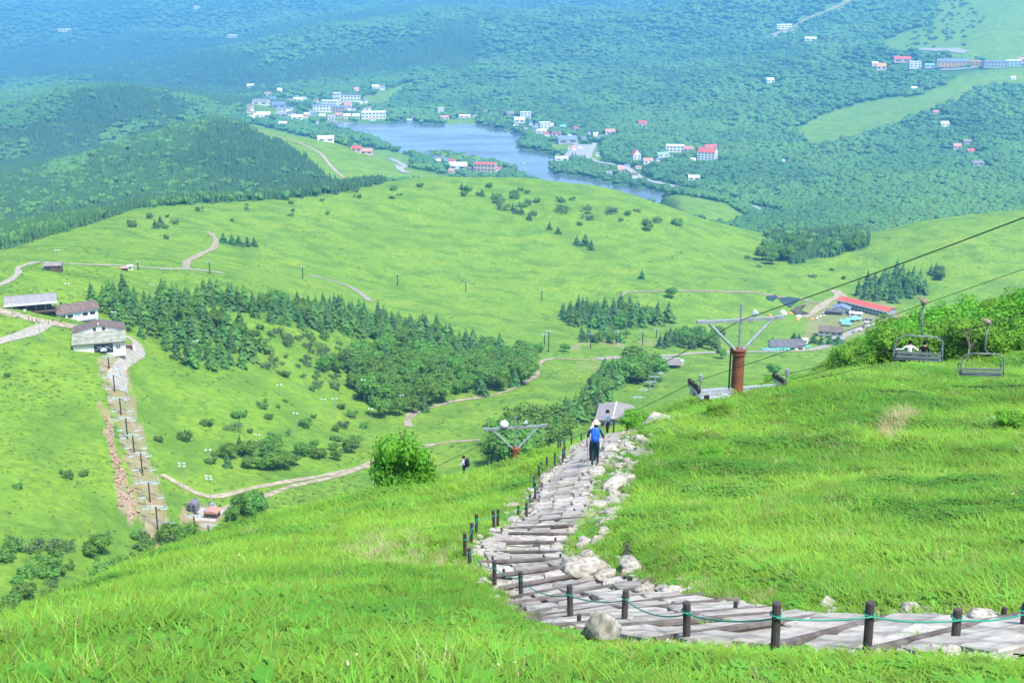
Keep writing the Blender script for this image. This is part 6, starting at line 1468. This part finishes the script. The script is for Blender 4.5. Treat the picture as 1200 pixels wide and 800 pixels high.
# ------------------------------------------------------------------ grass
M_GRASS = leaf_mat('grass_blades', (.12, .28, .024), (.235, .42, .045), trans=.4, hue=.022, val=.36, inst=True)
M_HERB = leaf_mat('herb_leaves', (.085, .23, .022), (.165, .35, .04), trans=.35, hue=.02, val=.25, inst=True)
M_DRY = leaf_mat('dry_grass', (.40, .36, .18), (.48, .42, .24), trans=.3, hue=.02, val=.2, inst=True)
M_FLOWER = leaf_mat('pale_flowers', (.8, .8, .7), (.8, .75, .5), trans=.3, val=.1, inst=True)
def tuft(seed, n, h0, h1, rad, wd, bend, m):
    rg = np.random.default_rng(seed); V, F = [], []
    for i in range(n):
        a = rg.uniform(0, 6.28); r = rad * math.sqrt(rg.uniform(0, 1)); x, y = r * math.cos(a), r * math.sin(a)
        h = rg.uniform(h0, h1); d = rg.uniform(0, 6.28); k = bend * h * rg.uniform(.4, 1.5); w = wd * rg.uniform(.7, 1.3); c, s = math.cos(d), math.sin(d); b = len(V)
        V += [(x - s * w, y + c * w, -.06), (x + s * w, y - c * w, -.06), (x + c * k * .3 - s * w * .9, y + s * k * .3 + c * w * .9, h * .55), (x + c * k * .3 + s * w * .9, y + s * k * .3 - c * w * .9, h * .55), (x + c * k, y + s * k, h * (1 - .25 * rg.uniform(0, 1) * bend))]
        F += [(b, b + 1, b + 3), (b, b + 3, b + 2), (b + 2, b + 3, b + 4)]
    return np_mesh('tuft', V, F, m)
def herb(seed, n, h, rad, leaf, m):
    rg = np.random.default_rng(seed); V, F = [], []
    for i in range(n):
        a = rg.uniform(0, 6.28); r = rad * math.sqrt(rg.uniform(0, 1)); p = np.array([r * math.cos(a), r * math.sin(a), h * rg.uniform(.35, 1.0) * (1 - .4 * r / rad)])
        d = rg.uniform(0, 6.28); L = leaf * rg.uniform(.6, 1.3); u = np.array([math.cos(d), math.sin(d), rg.uniform(-.35, .6)]); s = np.array([-math.sin(d), math.cos(d), 0]) * L * .24; b = len(V)
        V += [p, p + u * L * .45 + s, p + u * L, p + u * L * .45 - s]; F += [(b, b + 1, b + 2), (b, b + 2, b + 3)]
    return np_mesh('herb', V, F, m)
GP = [tuft(s, 34, .18, .42, .20, .0085, .7, M_GRASS) for s in (1, 2, 3)] + [tuft(s, 26, .22, .52, .16, .012, .85, M_GRASS) for s in (4, 5)] + [herb(s, 52, .36, .24, .19, M_HERB) for s in (6, 7)] + [tuft(8, 40, .25, .6, .2, .004, .6, M_DRY)] + [herb(9, 8, .5, .2, .05, M_FLOWER)]
# 0-4 grass, 5-6 herbs, 7 dry, 8 flowers
GPF = GP[:5] + [herb(s, 150, .36, .26, .065, M_HERB) for s in (6, 7)] + GP[7:]
def grass_points(ymin, ymax, kt, cell):
    X, Y = [], []
    if cell:
        gx, gy = np.meshgrid(np.arange(-.62 * ymax, .62 * ymax, cell), np.arange(ymin, ymax, cell)); gx = gx.ravel() + rng.uniform(-.5, .5, gx.size) * cell; gy = gy.ravel() + rng.uniform(-.5, .5, gy.size) * cell
        k = np.abs(gx / gy) < .60; return gx[k], gy[k]
    t = np.arange(-.60, .62, kt); u = np.arange(math.log(ymin), math.log(ymax), kt); T, U = np.meshgrid(t, u); T = T.ravel() + rng.uniform(-.5, .5, T.size) * kt; U = U.ravel() + rng.uniform(-.5, .5, U.size) * kt
    return T * np.exp(U), np.exp(U)
def PYC(px): return np.interp(px, [580, 620, 720, 900, 1100, 1330], [640, 692, 726, 752, 755, 762])
def build_grass(name, ymin, ymax, kt, cell, label, spread):
    X, Y = grass_points(ymin, ymax, kt, cell); Z = height(X, Y); px, py = to_px(X, Y, Z)
    d = seg_dist(X, Y, [tuple(p) for p in PATH_XY[::3]], False); hw = np.interp(Y, [8, 12, 16, 22, 30, 45, 60], [3.1, 2.9, 2.4, 1.9, 1.9, 2.1, 2.1]) / 2
    ed = hw + .12 + (fbm(X / .7, Y / .7, 2, 91) - .5) * .55
    keep = (d > ed) | ((rng.uniform(0, 1, len(X)) < .03) & (fbm(X / 1.3, Y / 1.3, 2, 19) > .5))
    soil = in_poly(px, py, [(725, 655), (729, 638), (738, 632), (748, 638), (748, 652), (738, 660)]) & (Y < 60)
    rub = in_poly(px, py, [(698, 602), (712, 570), (716, 545), (728, 515), (752, 502), (775, 520), (755, 545), (742, 575), (728, 610), (705, 626)]) & (Y < 70)
    thin = fbm(X / 2.5, Y / 2.5, 3, 33); bald = in_poly(px, py, [(400, 655), (440, 630), (520, 640), (545, 660), (500, 672), (430, 672)]) & (Y < 60)
    keep &= ~soil & (rng.uniform(0, 1, len(X)) > np.where(rub, .72, np.where(bald, .45, 0)))
    X, Y, Z, px, py, d, ed = (a[keep] for a in (X, Y, Z, px, py, d, ed)); n = len(X)
    f = np.maximum(1, spread(Y)); patchy = fbm(X / 3.2, Y / 3.2, 4, 61); r = rng.uniform(0, 1, n)
    idx = rng.integers(0, 5, n); herbm = (r < np.clip((patchy - .45) * 3, .15, .6)); idx = np.where(herbm, 5 + rng.integers(0, 2, n), idx)
    dry = (in_poly(px, py, [(1030, 515), (1040, 492), (1060, 480), (1072, 490), (1060, 512), (1045, 520)]) & (r < .8)) | (rng.uniform(0, 1, n) < .012) | ((d < ed + .5) & (r < .12)) | (bald[keep] & (r < .3))
    idx = np.where(dry, 7, idx); idx = np.where(rng.uniform(0, 1, n) < .006, 8, idx)
    big = .62 + .75 * fbm(X / 1.6, Y / 1.6, 3, 15) + rng.uniform(-.15, .2, n); big = big * np.clip(.3 + (d - ed) * np.where(py > PYC(px), .22, .45), .3, 1)
    front = (py > PYC(px)) & (Y < 16) & (px > 600); big = np.where(front, big * np.clip(.38 + (d - ed) * .14, .38, .75), big)
    mound = np.clip((patchy - .6) * 8, 0, 1) * (idx > 4) * (idx < 7); big = big * (1 + .35 * mound)
    sc = np.stack([f * np.maximum(big, .6) * .85, f * np.maximum(big, .6) * .85, big * .58 * np.clip(f, 1, 1.2)], 1)
    tone = np.clip((fbm(X / 5, Y / 5, 4, 77) - .5) * 2.4 + .5 + rng.uniform(-.34, .34, n), 0, 1)
    tone = np.clip(tone - .25 * mound, 0, 1)
    gx = (height(X + .3, Y) - Z) / .3; gy = (height(X, Y + .3) - Z) / .3
    tilt = np.stack([np.clip(gy, -.6, .6) * .6 + rng.normal(0, .12, n), -np.clip(gx, -.6, .6) * .6 + rng.normal(0, .12, n)], 1)
    o = scatter(name, np.stack([X, Y, Z], 1), rng.uniform(0, 6.28, n) * 0 + rng.uniform(-3.14, 3.14, n), sc, idx, rng.uniform(0, 1, n), tone, GP if cell else GPF, None)
    tag(o, label, 'grass', kind='stuff'); print(name, n)
build_grass('near_grass', 6.3, 22, None, .125, 'long bright green grass and herbs around the path bend', lambda y: y * 0 + 1)
build_grass('slope_grass', 22, 100, .0062, None, 'bright green grass covering the upper slope and crest', lambda y: .0062 * y / .15)
# tussocks and low herbs that roughen the valley meadows
M_TUS = leaf_mat('meadow_herbs', (.075, .17, .026), (.20, .35, .04), trans=.2, hue=.03, val=.35, inst=True)
TUS = [herb(s, 14, .5, .5, .45, M_TUS) for s in (61, 62, 63)]
def tussocks():
    k = .0058; t = np.arange(-.56, .56, k); u = np.arange(math.log(150), math.log(1500), k * 1.25); T, U = np.meshgrid(t, u); T = T.ravel() + rng.uniform(-.5, .5, T.size) * k; U = U.ravel() + rng.uniform(-.5, .5, U.size) * k
    Y = np.exp(U); X = T * Y; dens = fbm(X / 45, Y / 45, 5, 52)
    i = np.clip(np.rint(np.interp(X / Y, TG, TU)).astype(int), 0, len(TG) - 1); j = np.clip(np.rint(np.interp(np.log(Y), UG, UU)).astype(int), 0, len(UG) - 1)
    keep = (rng.uniform(0, 1, len(X)) < np.clip((dens - .36) * 2.6, .05, .85) * np.clip((1050 - Y) / 500, .22, 1) * np.where(bare[j, i] > .25, .25, 1)) & (forest[j, i] < .5)
    for q in ALLROADS:
        m_ = (X > q[:, 0].min() - 8) & (X < q[:, 0].max() + 8) & (Y > q[:, 1].min() - 8) & (Y < q[:, 1].max() + 8); d = np.full(len(X), 1e9); d[m_] = seg_dist(X[m_], Y[m_], [tuple(v) for v in q[::2]], False); keep &= d > 2.4
    X, Y = X[keep], Y[keep]; n = len(X); s = np.clip(.0032 * Y, .8, 3.2) * rng.uniform(.6, 1.3, n)
    tone = np.clip((fbm(X / 60, Y / 60, 4, 57) - .5) * 2.2 + .5 + rng.uniform(-.3, .3, n), 0, 1)
    o = scatter('meadow_herbs', np.stack([X, Y, height(X, Y)], 1), rng.uniform(0, 6.28, n), np.stack([s, s, np.clip(s * .7, .5, 1.3)], 1), rng.integers(0, 3, n), rng.uniform(0, 1, n), tone, TUS); tag(o, 'low herbs and tussocks roughening the valley meadows', 'herbs', kind='stuff'); print('tussocks', n)
tussocks()

# fine rubble: gravel along the path edges and between the boulders
def gravel():
    P = []
    poly = [(698, 602), (712, 570), (716, 545), (728, 515), (752, 502), (775, 520), (755, 545), (742, 575), (728, 610), (705, 626)]
    a = rng.uniform([695, 500], [778, 630], (1500, 2)); a = a[in_poly(a[:, 0], a[:, 1], poly)]
    for x, y in a[:620]: g_ = ground(x, y, 20, 75); P.append((g_.x, g_.y, g_.z))
    k = np.where(rng.uniform(0, 1, 2600) < .35, rng.integers(0, 60, 2600), rng.integers(0, len(PATH_XY), 2600)); q = rng.normal(0, .30, 2600) + np.sign(rng.uniform(-1, 1, 2600)) * np.interp(PATH_XY[k][:, 1], [8, 12, 16, 22, 30, 45, 60], [1.4, 1.35, 1.15, .95, .95, 1.05, 1.05])
    XY = PATH_XY[k] + NOR[np.minimum(k, len(NOR) - 1)] * q[:, None] + rng.normal(0, .1, (2600, 2))
    P = np.concatenate([np.array(P), np.stack([XY[:, 0], XY[:, 1], height(XY[:, 0], XY[:, 1]) + .02], 1)]); n = len(P)
    s = np.exp(rng.normal(-3.1, .55, n)) * np.clip(P[:, 1] / 18, .9, 1.9)
    o = scatter('path_gravel', P, rng.uniform(0, 6.28, n), s, rng.integers(0, 4, n), rng.uniform(0, 1, n), rng.uniform(0, 1, n), ROCKM[:4]); tag(o, 'loose pale gravel and chips along the stone path', 'gravel', kind='stuff')
gravel()
